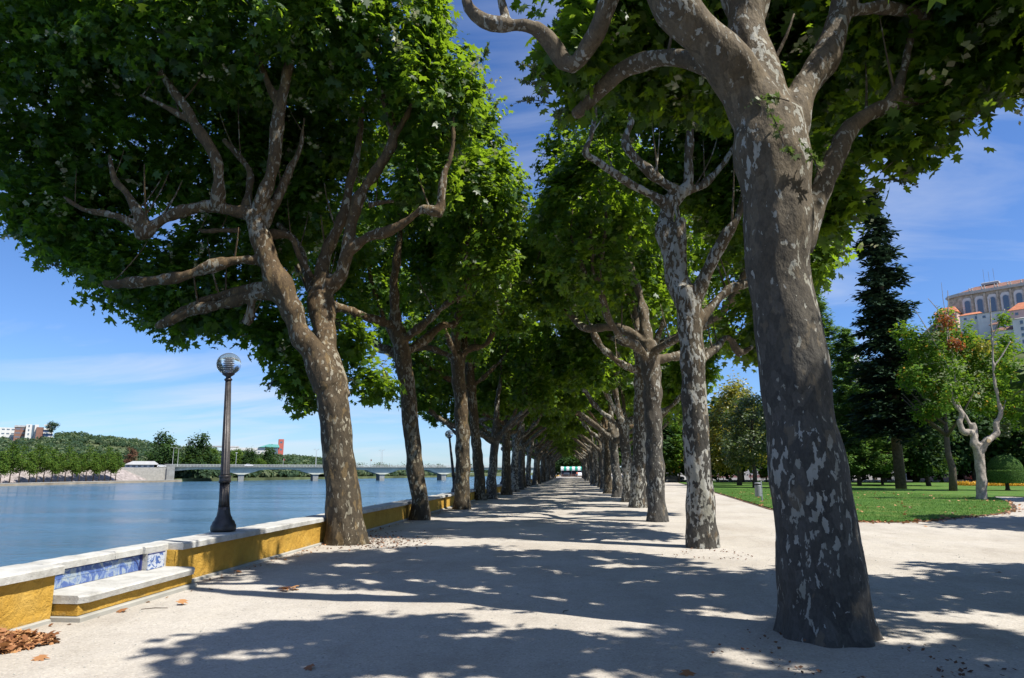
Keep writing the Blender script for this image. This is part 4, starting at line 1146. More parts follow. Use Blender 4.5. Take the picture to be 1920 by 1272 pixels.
for i in range(9):
    cx = bay * (i + .66)
    mb = MB(); mb.prism([(cx - 2.0, 1.0), (cx + 2.0, 1.0), (cx + 2.0, Hf - 2.6), (cx + 1.2, Hf - 1.5), (cx - 1.2, Hf - 1.5), (cx - 2.0, Hf - 2.6)], -.22, -.01, 'y')
    w = mb.build('window_surround', M['white_wall'], ch)
    mb = MB(); mb.prism(arch(cx, 2.6, 2.2, Hf - 2.6), -.34, -.24, 'y'); mb.build('frame', M['grey_wall'], w)
    mb = MB(); mb.prism(arch(cx, 2.1, 2.5, Hf - 2.9), -.40, -.36, 'y'); mb.build('pane', M['glass'], w)
    mb = MB(); mb.box((cx + bay / 2 - .9, -.5, -2), (cx + bay / 2 - .1, -.01, Hf - .3), .1); mb.build('pilaster', M['stone_wall'], ch)
    for s in (-.6, .5):
        mb = MB(); mb.lathe([(.28, 0), (.34, .5), (.14, .8), (.30, 1.2), (.05, 1.7)], (cx + bay / 2 - .5 + s, -.2, Hf + 1.5), 8); mb.build('finial', M['limestone'], ch)
for x_, h_ in ((9, 9), (11, 7.5), (13, 8.6)):
    mb = MB(); mb.tube([(x_, 9, Hf + 4), (x_, 9, Hf + 4 + h_)], .08, 5); mb.build('antenna', M['steel'], ch)
mb = MB(); mb.box((8, 7, Hf + 4.8), (15, 10, Hf + 6.2), .3); mb.build('roof_lantern', M['grey_wall'], ch)

def house(u, v, Y, w, d_, h, wall, roof, label, rz=0.0, win=(3, 1, .9, 1.0), rh=2.2):
    p = at(u, v, Y); r_ = empty('hillside_house', p, ang + rz); tag(r_, label, 'house', 'houses stepping down the hill')
    ww = block(r_, 'wall', (0, 0, -12), (w, d_, h), wall)
    for i in range(win[0]):
        for k in range(win[1]):
            cx = w * (i + .5) / win[0]; cz = h - 1.6 - k * 2.6
            mb = MB(); mb.box((cx - win[2] / 2, -.08, cz - win[3] / 2), (cx + win[2] / 2, .05, cz + win[3] / 2)); mb.build('window', M['glass'], r_)
            mb = MB(); mb.box((cx - win[2] / 2 - .15, -.05, cz - win[3] / 2 - .25), (cx + win[2] / 2 + .15, -.012, cz - win[3] / 2 - .02)); mb.build('sill', M['limestone'], r_)
    mb = MB(); e = .5
    mb.add([(-e, -e, h), (w + e, -e, h), (w + e, d_ + e, h), (-e, d_ + e, h), (w * .18, d_ / 2, h + rh), (w * .82, d_ / 2, h + rh)], [(0, 1, 5, 4), (1, 2, 5), (2, 3, 4, 5), (3, 0, 4), (3, 2, 1, 0)])
    mb.build('roof', roof, r_)
    return r_
house(1836, 627, 312, 21, 8, 9.0, M['white_wall'], M['tile_roof'], 'large white house wall directly under the arched hall', win=(4, 1, 1.1, .9), rh=.8)
house(1858, 622, 304, 13, 6, 2.8, M['grey_wall'], M['tile_roof'], 'grey white house with small windows and brown roof below the white one', win=(3, 1, 1.2, .7), rh=1.8)
house(1862, 646, 296, 14, 6, 5.2, M['white_wall'], M['tile_roof'], 'lowest white house with brown roof, half behind the bare shoot of the tree', win=(3, 1, 1.2, .8), rh=1.8)
house(1896, 612, 300, 15, 8, 6.5, M['pink_wall'], M['tile_roof_new'], 'pink house with bright orange roof at the right edge of the hill', win=(3, 2, 1.1, 1.0), rh=3.6)
house(1907, 668, 290, 12, 8, 15, M['white_wall'], M['grey_wall'], 'tall narrow white house at the right edge under the pink one', win=(2, 4, 1.0, 1.3), rh=1.0)
house(1801, 612, 318, 8.5, 8, 4.5, M['white_wall'], M['tile_roof_new'], 'small white house with orange roof left under the hall', win=(2, 1, 1.0, 1.0), rh=1.6)
house(1754, 606, 335, 9, 8, 4.0, M['pink_wall'], M['tile_roof_new'], 'house with pale orange roof behind the red leaved tree top', win=(2, 1, 1, 1), rh=3.4)
house(1577, 668, 300, 5.2, 6, 2.6, M['white_wall'], M['tile_roof_new'], 'tiny white house with orange roof between the two conifers', win=(2, 1, 1.0, 1.1), rh=1.2)

# row of pale street houses behind the park, glimpsed between trunks
rr = random.Random(3)
names = ['white', 'grey', 'pink', 'white', 'cream']
for k, (u, wall, lab) in enumerate([(1180, 'white_wall', 'pale house glimpsed between the first trunks of the right row'), (1330, 'grey_wall', 'grey house glimpsed behind the park lamps'), (1470, 'white_wall', 'white house hidden behind the big near trunk'),
                                   (1600, 'grey_wall', 'grey house seen between the palm trunks'), (1700, 'pink_wall', 'pink house seen right of the big fir trunk'), (1790, 'white_wall', 'white house seen behind the dark parked car'), (1900, 'grey_wall', 'grey house behind the round topiary'), (2030, 'white_wall', 'white house beyond the right edge')]):
    p = gz(u, 893); x0 = p.x / p.y * 152; r_ = empty('street_house', (x0, 152, 0)); tag(r_, lab, 'house', 'houses in the street behind the park')
    block(r_, 'wall', (0, 0, -.1), (13.2, 9, 8.5), M[wall], (5, 2, 1.1, 1.7))
    mb = MB(); mb.prism([(-.4, 8.5), (13.5, 8.5), (12, 10.6), (1, 10.6)], -.4, 9.4, 'y'); mb.build('roof', M['tile_roof'], r_)
    mb = MB(); mb.box((6.1, -.07, 0), (7.1, -.01, 2.3)); mb.build('door', M['brown_wall'], r_)

# ================================================================== LAMP POSTS on the parapet
def lamp_post(loc, label, tilt=(0, 0)):
    r_ = empty('lamp_post', loc); tag(r_, label, 'lamp post', 'globe lamp posts on the river parapet')
    r_.rotation_euler = (tilt[0], tilt[1], 0)
    mb = MB(); mb.lathe([(.205, 0), (.215, .03), (.215, .10), (.195, .13), (.185, .17), (.15, .20), (.145, .235), (.125, .26), (.107, .34), (.098, .42)], n=32); mb.build('base', M['iron'], r_, True)
    mb = MB(); mb.lathe([(.098, .42), (.088, .55), (.086, .84)], n=96, flute=12, fd=.16, z_fl=(.5, .9)); mb.build('lower_shaft', M['iron'], r_, True)
    mb = MB(); mb.lathe([(.088, .84), (.104, .85), (.104, .885), (.096, .90), (.096, .93), (.104, .945), (.104, .965), (.085, .975)], n=28); mb.build('ring', M['iron'], r_, True)
    mb = MB(); mb.lathe([(.082, .975), (.080, 1.0), (.052, 2.68)], n=96, flute=12, fd=.18, z_fl=(.99, 2.6)); mb.build('shaft', M['iron'], r_, True)
    mb = MB(); mb.lathe([(.052, 2.68), (.072, 2.70), (.068, 2.72), (.045, 2.735), (.045, 2.76), (.105, 2.80), (.11, 2.825)], n=24); mb.build('collar', M['iron'], r_, True)
    mb = MB(); pr = []
    for i in range(19):
        a = -math.pi / 2 * .86 + (math.pi * .93) * i / 18; pr.append((max(.005, .215 * math.cos(a)), 3.0 + .205 * math.sin(a)))
    mb.lathe(pr, n=36); mb.build('globe', M['smoked_glass'], r_, True)
    mb = MB()
    for i in range(6): mb.lathe([(.052, 0), (.088, .012), (.088, .018), (.052, .03)], (0, 0, 2.89 + i * .036), 18)
    mb.lathe([(.06, 0), (.06, .06)], (0, 0, 2.83), 16); mb.build('louver', M['louver'], r_)
    return r_
lamp_post((-6.19, 12.2, 0.615), 'fluted iron lamp post with smoked glass globe standing on the wall in full sun', (0, -.045))
lamp_post((-6.10, 36.3, 0.615), 'leaning iron globe lamp post on the wall beyond the second big trunk', (0, -.125))
lamp_post((-6.10, 60.5, 0.615), 'distant iron globe lamp post on the wall hidden among the far trunks', (0, .02))

# ================================================================== PLANE TREES
# --- big trunk in the right foreground
Y1 = 6.85
b = gz(1552, 1190); b = Vector((b.x, b.y, 0)); Y1 = b.y
def q(u, v, dy_, r_): return (u, v, dy_, r_)
r1_limbs = [
    px_limb(Y1, [(1554, 1215, 0, .47), (1548, 1150, 0, .455), (1533, 1000, 0, .415), (1518, 900, .02, .405), (1503, 800, .04, .38), (1489, 700, .06, .37), (1475, 600, .1, .37), (1461, 500, .12, .37), (1455, 400, .15, .40), (1450, 300, .2, .44), (1445, 220, .25, .40)]),
    px_limb(Y1, [(1440, 250, .25, .36), (1395, 165, .15, .30), (1345, 95, .0, .27), (1290, 35, -.1, .26), (1225, -40, -.15, .25), (1160, -130, -.2, .2), (1120, -260, -.2, .15), (1100, -420, -.1, .06)]),
    px_limb(Y1, [(1440, 230, .3, .36), (1418, 140, .45, .30), (1405, 60, .6, .28), (1398, -30, .8, .27), (1390, -180, 1.1, .2), (1380, -400, 1.4, .12), (1370, -600, 1.5, .05)]),
    px_limb(Y1, [(1465, 270, .25, .30), (1505, 185, .35, .20), (1545, 100, .5, .18), (1580, 10, .6, .165), (1610, -90, .7, .14), (1640, -260, .8, .10), (1650, -420, .9, .04)]),
    px_limb(Y1, [(1590, 25, .6, .09), (1640, 15, .7, .085), (1700, 22, .9, .08), (1760, 28, 1.1, .075), (1820, -20, 1.2, .06), (1860, -110, 1.3, .03)]),
    px_limb(Y1, [(1500, 470, .2, .16), (1532, 372, .35, .13), (1562, 300, .5, .12), (1600, 240, .7, .11), (1650, 205, .9, .105), (1705, 190, 1.1, .09), (1750, 186, 1.3, .05)]),
    px_limb(Y1, [(1668, 200, .9, .09), (1690, 150, 1.0, .075), (1702, 100, 1.1, .07), (1715, 30, 1.2, .06), (1730, -60, 1.3, .03)]),
    px_limb(Y1, [(1365, 135, .4, .16), (1290, 112, .7, .13), (1235, 108, .9, .12), (1180, 125, 1.2, .12), (1130, 165, 1.5, .115), (1090, 205, 1.8, .11), (1076, 212, 1.9, .08)]),
    px_limb(Y1, [(1180, -120, .2, .15), (1130, 40, .6, .13), (1075, 120, .9, .12), (1040, 88, .9, .12), (1005, 52, .8, .11), (965, 48, .75, .10), (925, 44, .7, .105), (888, 28, .7, .10), (872, 2, .7, .085), (885, -50, .7, .07), (900, -140, .7, .03)]),
    px_limb(Y1, [(952, 45, .75, .06), (944, 15, .75, .055), (938, -20, .75, .05), (945, -100, .8, .025)]),
]
r1_lobes = [px_lobe(Y1, *a) for a in [
    (1075, 120, 1.6, .50, .8, .42), (1040, 40, 1.8, .35, .8, .4), (1150, 40, 2.0, .55, .9, .6), (1230, 40, 2.6, .6, .9, .6), (1110, 175, 2.0, .35, .5, .2), (1120, -160, 1.6, 1.0, 1.2, .9),
    (1520, 130, 3.2, 1.0, 1.1, 1.1), (1640, 60, 2.2, .75, .9, .7), (1740, 70, 1.6, .8, .9, .7), (1840, 60, 1.3, .8, .9, .55), (1930, 60, 1.0, .8, .9, .55), (1605, 290, 1.7, .42, .6, .32), (1555, 385, 1.6, .28, .5, .40),
    (1680, 270, 1.5, .5, .6, .3), (1760, 190, 1.4, .55, .6, .4), (1850, 180, .9, .4, .5, .28), (1650, -60, 1.5, 1.2, 1.3, .9), (1880, -80, .8, 1.2, 1.3, 1.0), (1990, 20, .6, 1.0, 1.2, .9)]]
bx, by = b.x, b.y
r1_lobes += [(bx - .6, by + 3.2, 9.4, 1.5, 1.6, 1.5), (bx + .8, by + 4.4, 9.6, 1.5, 1.4, 1.4), (bx + 2.0, by + 2.0, 9.8, 1.7, 1.6, 1.5), (bx + 3.6, by + 1.4, 9.2, 1.6, 1.7, 1.6), (bx + 1.8, by + 3.2, 10.9, 1.7, 1.7, 1.1), (bx + .6, by + 1.4, 10.6, 1.4, 1.4, 1.1), (bx + 3.2, by + 3.8, 9.2, 1.4, 1.4, 1.3), (bx + 4.6, by - .6, 8.4, 1.4, 1.5, 1.2)]
r1 = plane_tree(b, r1_limbs, r1_lobes, 11, M['bark_a'], 4300, 13, .175, T_hero(), voxel=.03, avoid_r=.28, sprigs=110, flare=.30, shell=.22, bulge=.014, length=.55, spread=.11, holes=.56, twigs=2)
tag(r1, 'huge near plane tree with massive dappled trunk at the right of the walk', 'tree', 'plane trees of the right row')

def sprays(root, Y0, lines, size=.09, seed=1):
    rng_ = np.random.default_rng(seed); tw = MB(); P, Nn, A, S, T_ = [], [], [], [], []
    o = root.location
    for (u0, v0, u1, v1, dy_) in lines:
        a = at(u0, v0, Y0 + dy_) - o; c = at(u1, v1, Y0 + dy_ - .15) - o; L = (c - a).length; n = 9
        pts = [a.lerp(c, t / n) + Vector((0, 0, .12 * L * math.sin(math.pi * t / n))) for t in range(n + 1)]
        tw.tube(pts, [.009 - .0007 * i for i in range(n + 1)], 4)
        for t in range(2, n + 1):
            for _ in range(3):
                P.append(pts[t] + Vector(rng_.normal(size=3)) * .035 * L); A.append((c - a).normalized() * .4 + Vector(rng_.normal(size=3))); Nn.append(Vector(rng_.normal(size=3)) + Vector((0, 0, .5))); S.append(size * (1.4 - t / n) * rng_.uniform(.6, 1.3)); T_.append(rng_.random())
    ob = link('hanging_sprays', leaf_mesh('hanging_sprays', np.array(P), np.array(Nn), np.array(A), np.array(S), np.array(T_), T_star(), M['olive_leaf']), root); ob['kind'] = 'stuff'
    tw.build('twigs', M['bark_plain'], ob)['kind'] = 'stuff'
sprays(r1, Y1, [(1650, 325, 1790, 255, 1.3), (1690, 330, 1750, 318, 1.3), (1660, 340, 1718, 348, 1.2), (1760, 235, 1835, 225, 1.2), (1830, 215, 1905, 180, .9), (1020, 150, 968, 118, 1.6), (1030, 175, 965, 150, 1.6), (1030, 195, 962, 196, 1.6), (1055, 200, 1045, 245, 1.6), (1480, 190, 1400, 195, -.3), (1470, 270, 1430, 190, -.3), (1500, 300, 1465, 280, -.3), (1540, 330, 1500, 265, -.2)], seed=4)

# --- second in the right row
b = gz(1318, 1026); b = Vector((b.x, b.y, 0)); Y2 = b.y
r2_limbs = [
    px_limb(Y2, [(1319, 1040, 0, .37), (1317, 1000, 0, .355), (1310, 900, 0, .315), (1303, 780, 0, .29), (1298, 680, 0, .29), (1292, 600, 0, .29), (1287, 540, 0, .31)]),
    px_limb(Y2, [(1286, 570, 0, .28), (1277, 500, .1, .20), (1272, 440, .1, .19), (1276, 410, .1, .14)]),
    px_limb(Y2, [(1283, 560, .1, .28), (1255, 480, .3, .24), (1248, 420, .4, .21), (1262, 375, .4, .20), (1288, 350, .3, .16), (1292, 300, .3, .13), (1294, 250, .3, .13), (1300, 190, .4, .11), (1310, 110, .5, .06)]),
    px_limb(Y2, [(1278, 362, .3, .14), (1240, 340, .1, .12), (1205, 312, -.1, .12), (1180, 285, -.2, .11), (1172, 262, -.2, .11), (1184, 225, -.2, .09), (1190, 160, -.1, .07), (1200, 90, 0, .04)]),
    px_limb(Y2, [(1252, 385, .4, .14), (1220, 365, .2, .12), (1180, 345, 0, .11), (1145, 322, -.2, .10), (1112, 298, -.4, .10), (1098, 288, -.5, .09), (1108, 258, -.5, .08), (1116, 200, -.5, .06), (1112, 150, -.5, .02)]),
    px_limb(Y2, [(1305, 560, -.05, .2), (1322, 515, -.2, .15), (1345, 470, -.35, .14), (1365, 435, -.5, .135), (1382, 415, -.6, .10), (1400, 360, -.6, .07)]),
    px_limb(Y2, [(1305, 610, 0, .17), (1335, 575, .1, .12), (1365, 545, .3, .11), (1400, 532, .5, .09), (1430, 500, .6, .06)]),
    px_limb(Y2, [(1300, 690, 0, .12), (1340, 655, .6, .09), (1365, 632, 1, .09), (1385, 660, 1.3, .10), (1410, 650, 1.6, .07)]),
    px_limb(Y2, [(1288, 360, .3, .12), (1320, 345, .5, .10), (1350, 315, .7, .08), (1385, 260, .8, .05)]),
]
r2_lobes = [px_lobe(Y2, *a) for a in [(1170, 150, 1.0, 1.1, 1.4, 1.4), (1250, 60, .6, 1.6, 1.8, 1.6), (1370, 100, .8, 1.6, 1.8, 1.5), (1480, 180, 1.0, 1.8, 2.0, 1.7), (1240, 300, 2.4, 1.0, 1.0, 1.2), (1350, 330, 2.6, 1.3, 1.2, 1.4), (1430, 420, 1.8, 1.3, 1.3, 1.4), (1490, 370, 1.2, 1.4, 1.4, 1.3), (1420, 610, 1.9, .9, 1, .7), (1515, 480, 1.0, .8, 1, .7), (1400, 640, 2.2, .8, .9, .5), (1350, -60, .5, 2.4, 2.6, 1.4), (1560, 60, .5, 1.6, 2, 1.5), (1430, 520, 2.4, .9, .9, .9)]]
r2 = plane_tree(b, r2_limbs, r2_lobes, 12, M['bark_b'], 3200, 13, .20, T_star(), voxel=.038, avoid_r=.42, sprigs=120, flare=.12, bulge=.016, holes=.54, twigs=2)
tag(r2, 'plane tree with strongly white mottled trunk, second in the right row', 'tree', 'plane trees of the right row')

# --- first on the river side, twin stems
b = gz(650, 1020); b = Vector((b.x, b.y, 0)); YL = b.y
l1_limbs = [
    px_limb(YL, [(652, 1030, 0, .47), (648, 985, 0, .43), (640, 900, 0, .385), (632, 820, 0, .37), (622, 740, 0, .38), (615, 705, 0, .36)]),
    px_limb(YL, [(616, 725, 0, .36), (592, 670, -.1, .31), (560, 610, -.2, .30), (528, 545, -.3, .29), (500, 480, -.35, .28), (482, 430, -.4, .27), (474, 398, -.4, .25)]),
    px_limb(YL, [(628, 745, .1, .34), (618, 670, .4, .31), (605, 600, .7, .30), (605, 545, .9, .31), (618, 515, .95, .28)]),
    px_limb(YL, [(478, 410, -.4, .20), (502, 350, -.5, .17), (515, 295, -.6, .16), (520, 240, -.7, .18), (528, 185, -.7, .14), (542, 120, -.7, .12), (548, 60, -.6, .06)]),
    px_limb(YL, [(524, 200, -.7, .12), (505, 160, -.8, .10), (486, 110, -.8, .09), (470, 60, -.9, .05)]),
    px_limb(YL, [(492, 430, -.3, .15), (525, 360, -.1, .12), (545, 315, 0, .11), (562, 280, .1, .07), (570, 220, .1, .04)]),
    px_limb(YL, [(468, 400, -.4, .20), (430, 395, -.6, .15), (395, 388, -.7, .15), (345, 398, -.8, .14), (300, 415, -.9, .13), (272, 436, -.95, .17), (255, 440, -.95, .12)]),
    px_limb(YL, [(275, 430, -.95, .14), (258, 395, -1, .11), (235, 360, -1.1, .10), (215, 335, -1.1, .07), (205, 290, -1.1, .04)]),
    px_limb(YL, [(262, 432, -.95, .11), (235, 412, -1.1, .10), (200, 400, -1.2, .08), (155, 392, -1.3, .07), (120, 370, -1.3, .03)]),
    px_limb(YL, [(408, 388, -.7, .15), (412, 340, -.9, .14), (405, 300, -1, .15), (380, 255, -1.1, .13), (350, 205, -1.2, .12), (318, 160, -1.2, .09), (290, 120, -1.2, .05)]),
    px_limb(YL, [(370, 235, -1.1, .09), (335, 215, -1.2, .08), (300, 195, -1.3, .07), (262, 178, -1.3, .04)]),
    px_limb(YL, [(462, 390, -.3, .12), (470, 330, 0, .10), (455, 300, .1, .09), (420, 262, .2, .07)]),
    px_limb(YL, [(490, 490, -.3, .17), (450, 488, -.6, .13), (400, 498, -.8, .14), (345, 518, -.9, .14), (280, 528, -1, .13), (215, 532, -1, .11), (195, 528, -1, .05)]),
    px_limb(YL, [(515, 535, -.2, .13), (460, 540, 0, .11), (410, 555, .2, .12), (360, 575, .3, .11), (320, 590, .4, .06)]),
    px_limb(YL, [(530, 560, -.2, .14), (480, 555, -.1, .14), (430, 568, 0, .14), (370, 580, 0, .13), (320, 600, 0, .12), (292, 612, 0, .09)]),
    px_limb(YL, [(475, 550, 0, .12), (470, 590, 0, .12), (462, 608, 0, .08)]),
    px_limb(YL, [(500, 440, .2, .12), (545, 445, .5, .10), (560, 480, .6, .09), (585, 520, .8, .08)]),
    px_limb(YL, [(450, 432, -.2, .08), (420, 432, -.3, .07), (382, 434, -.4, .06), (370, 430, -.4, .04)]),
    # right stem limbs
    px_limb(YL, [(612, 540, .9, .26), (640, 515, .8, .17), (655, 460, .7, .16), (662, 410, .7, .15), (678, 360, .6, .15), (705, 320, .5, .15), (728, 285, .45, .15), (738, 255, .4, .13), (722, 190, .4, .11), (712, 120, .4, .10), (705, 50, .4, .05)]),
    px_limb(YL, [(732, 270, .4, .10), (752, 235, .3, .09), (770, 200, .3, .08), (775, 150, .3, .04)]),
    px_limb(YL, [(602, 550, 1, .24), (608, 480, 1.1, .17), (628, 440, 1.1, .16), (645, 400, 1.1, .14), (655, 350, 1.1, .13), (670, 290, 1.1, .11), (680, 200, 1.1, .05)]),
    px_limb(YL, [(655, 470, .7, .15), (690, 445, .6, .13), (730, 432, .5, .13), (765, 412, .4, .12), (795, 392, .3, .11), (822, 398, .3, .13), (826, 370, .3, .11), (832, 330, .3, .10), (848, 285, .3, .08), (850, 220, .3, .04)]),
    px_limb(YL, [(690, 385, .6, .09), (715, 380, .7, .08), (740, 378, .8, .05)]),
    px_limb(YL, [(600, 600, .8, .16), (575, 510, 1.6, .13), (560, 460, 2.0, .12), (520, 420, 2.4, .08)]),
]
l1_lobes = [px_lobe(YL, *a) for a in [
    (60, 130, .2, 2.6, 2.4, 2.8), (200, 0, -.6, 2.6, 2.4, 2.4), (60, 330, .9, 1.7, 1.8, 1.5), (200, 250, 1.4, 2.3, 1.8, 2.3), (150, 430, 1.4, 1.5, 1.6, 1.2), (260, 520, 1.6, 1.5, 1.5, .95), (370, 560, 2.0, 1.5, 1.4, .9), (470, 590, 2.2, 1.0, 1.2, .6),
    (420, 480, 2.6, 1.9, 1.2, 1.5), (400, 280, 2.4, 2.4, 1.4, 2.2), (360, 60, -.5, 2.6, 2.4, 2.0), (560, 40, -.3, 2.6, 2.4, 2.2), (620, 230, 2.7, 2.0, 1.2, 1.9), (740, 60, .2, 1.2, 1.8, 2.0), (790, 200, .8, 1.1, 1.6, 1.2), (850, 180, .9, .75, 1.2, 1.3),
    (800, 330, 1.0, .75, .9, .7), (560, 400, 3.0, 1.4, 1, 1.5), (560, 700, 2.0, .6, .8, .55), (570, 740, 2.0, .35, .5, .35), (620, -140, 0, 3.2, 3, 2.0), (300, -160, -.4, 3.2, 2.8, 2.0), (60, -100, 0, 2.6, 2.6, 2.0), (330, 610, 1.8, .7, .9, .4), (530, 640, 2.4, .9, 1, .6), (640, 640, 3.2, .9, 1, .7), (700, 720, 3.4, .6, .9, .5), (790, 60, .4, .7, 1.2, 1.0)]]
l1 = plane_tree(b, l1_limbs, l1_lobes, 13, M['bark_c'], 7600, 14, .215, T_star(), voxel=.036, avoid_r=.40, sprigs=300, flare=.14, shell=.2, bulge=.02, twigs=2, tone=.36, holes=.26)
tag(l1, 'twin-stemmed plane tree with leaning left stem, nearest on the river side', 'tree', 'plane trees of the river row')

sprays(l1, YL, [(900, 150, 940, 225, .8), (905, 120, 915, 80, .6), (560, 740, 590, 775, 2.0), (30, 440, 15, 430, .9), (120, 500, 75, 505, 1.2), (520, 710, 500, 735, 2.0), (850, 100, 880, 88, .5)], size=.16, seed=5)
# --- three traced middle trees share the generic crown builder; others are turned copies
def traced(pxbase, trunk_px, seed, left, right, label, group, bark, T, n_cl=1500, more=(), per=13, size=.22, ends=None, fb=3.9, zc=0.0):
    b = gz(*pxbase); b = Vector((b.x, b.y, 0)); Yb = b.y; rnd = random.Random(seed)
    tr = px_limb(Yb, [(u, v, 0, r_) for u, v, r_ in trunk_px]); top = tr[-1]
    limbs, lobes = generic_limbs(rnd, h_fork=top[2], lean=(top[0] - b.x, top[1] - b.y), r0=top[3] * 1.15, left=left, right=right, fb=fb)
    limbs = [[(x + b.x, y + b.y, z, r_) for x, y, z, r_ in l] for l in limbs]; limbs[0] = tr
    lobes = [(l[0] + b.x, l[1] + b.y, l[2], *l[3:]) for l in lobes]
    lobes += [px_lobe(Yb, *a) for a in more]
    o = plane_tree(b, limbs, lobes, seed, bark, n_cl, per, size, T, voxel=.05, avoid_r=.45, sprigs=50, flare=.22, shell=.2, holes=.56 if group == 'plane trees of the right row' else .35, twigs=1)
    return tag(o, label, 'tree', group)
GR, GL = 'plane trees of the right row', 'plane trees of the river row'
traced((787, 975), [(787, 985, .36), (786, 940, .31), (776, 860, .29), (768, 780, .29), (760, 700, .29), (752, 650, .30), (745, 615, .30)], 21, 4.4, 2.2, 'plane tree behind the twin-stemmed one, slightly leaning, second on the river side', GL, M['bark_c'], T_star(), n_cl=2700, more=[(880, 300, 0, 1.4), (885, 400, .5, 1.3), (850, 210, 0, 1.6), (800, 240, 1, 1.8), (905, 350, -1, 1.0)])
traced((865, 955), [(865, 962, .40), (867, 900, .36), (868, 820, .34), (863, 740, .32), (857, 670, .33)], 22, 4.6, 2.4, 'plane tree with straight trunk right beside the leaning lamp post', GL, M['bark_c'], T_mid(), n_cl=2500, more=[(922, 470, 0, 1.35), (898, 410, 0, 1.45), (945, 545, -.5, 1.15), (880, 380, 0, 2.0)])
traced((1233, 978), [(1234, 988, .37), (1232, 940, .33), (1228, 850, .30), (1224, 760, .31), (1222, 700, .33), (1215, 640, .30)], 23, 3.5, 5.4, 'plane tree with short straight trunk, third in the right row', GR, M['bark_a'], T_star(), n_cl=3000, more=[(1068, 325, 0, 1.15), (1078, 415, -.5, 1.25), (1110, 270, 0, 1.4), (1150, 340, 0, 1.5), (1062, 370, .5, .9)])
l4 = traced((900, 938), [(901, 945, .36), (898, 880, .32), (890, 800, .30), (884, 730, .30), (880, 690, .30)], 24, 4.6, 2.5, 'slim plane tree directly behind the one beside the leaning lamp', GL, M['bark_c'], T_low(), n_cl=1800, per=14, size=.27)
r4 = traced((1197, 952), [(1197, 958, .46), (1197, 925, .38), (1199, 850, .34), (1201, 770, .34), (1203, 690, .34), (1200, 650, .32)], 25, 3.4, 5.4, 'plane tree with swollen pale foot, fourth in the right row', GR, M['bark_b'], T_low(), n_cl=1800, per=14, size=.27)
ordn = ['fifth', 'sixth', 'seventh', 'eighth', 'ninth', 'tenth', 'eleventh', 'twelfth', 'thirteenth', 'fourteenth', 'fifteenth', 'sixteenth', 'seventeenth', 'eighteenth', 'nineteenth', 'twentieth', 'twenty-first', 'twenty-second', 'twenty-third', 'twenty-fourth', 'twenty-fifth', 'twenty-sixth']
extra = []
for sd, bk in ((31, 'bark_a'), (32, 'bark_b'), (33, 'bark_c')):
    rnd = random.Random(sd)
    limbs, lobes = generic_limbs(rnd, h_fork=rnd.uniform(4.6, 5.8), lean=(rnd.uniform(-.4, .4), rnd.uniform(-.3, .3)), r0=.36, left=3.4, right=5.2, fb=4.2)
    extra.append(plane_tree(Vector((0, 0, 0)), limbs, lobes, sd, M[bk], 1800, 14, .26, T_star(), voxel=.055, sprigs=0, flare=.22, shell=.2, holes=.56))
rr = random.Random(9); used = [0, 0, 0]; cnt = 0
def row_copy(x, y, label, group):
    global cnt
    k = cnt % 3; cnt += 1
    o = extra[k] if not used[k] else copy_tree(extra[k]); used[k] = 1
    o.location = (x, y, 0); o.rotation_euler = (0, 0, rr.uniform(-.12, .12))
    s = rr.uniform(.92, 1.08); o.scale = (s if x > 0 else -s, s, s)
    tag(o, label, 'tree', group); return o
for i in range(22):
    y = 45.5 + i * 7.6
    if i < 20:
        row_copy(-5.1 + rr.uniform(-.3, .3) - .0 * i, y - 1.5, f'{ordn[i]} plane tree along the river wall counting from the twin-stemmed one', GL)
    row_copy(2.85 + rr.uniform(-.3, .3), y - 5.5, f'{ordn[i]} plane tree of the right row counting from the huge near trunk', GR)
# a tree of the right row just behind the viewpoint throws the shade across the foreground
o = copy_tree(extra[1]); o.location = (4.4, 1.5, 0); o.rotation_euler = (0, 0, .1); tag(o, 'plane tree of the right row standing behind the viewpoint', 'tree', GR)
o = copy_tree(extra[0]); o.location = (12.6, 6.8, 0); o.rotation_euler = (0, 0, 0); tag(o, 'plane tree beyond the right edge shading the gravel', 'tree', GR)
o = copy_tree(extra[2]); o.location = (9.4, .4, 0); tag(o, 'plane tree beyond the right edge, level with the viewpoint', 'tree', GR)
o.rotation_euler = (0, 0, 0); o.scale = (1, 1, 1)

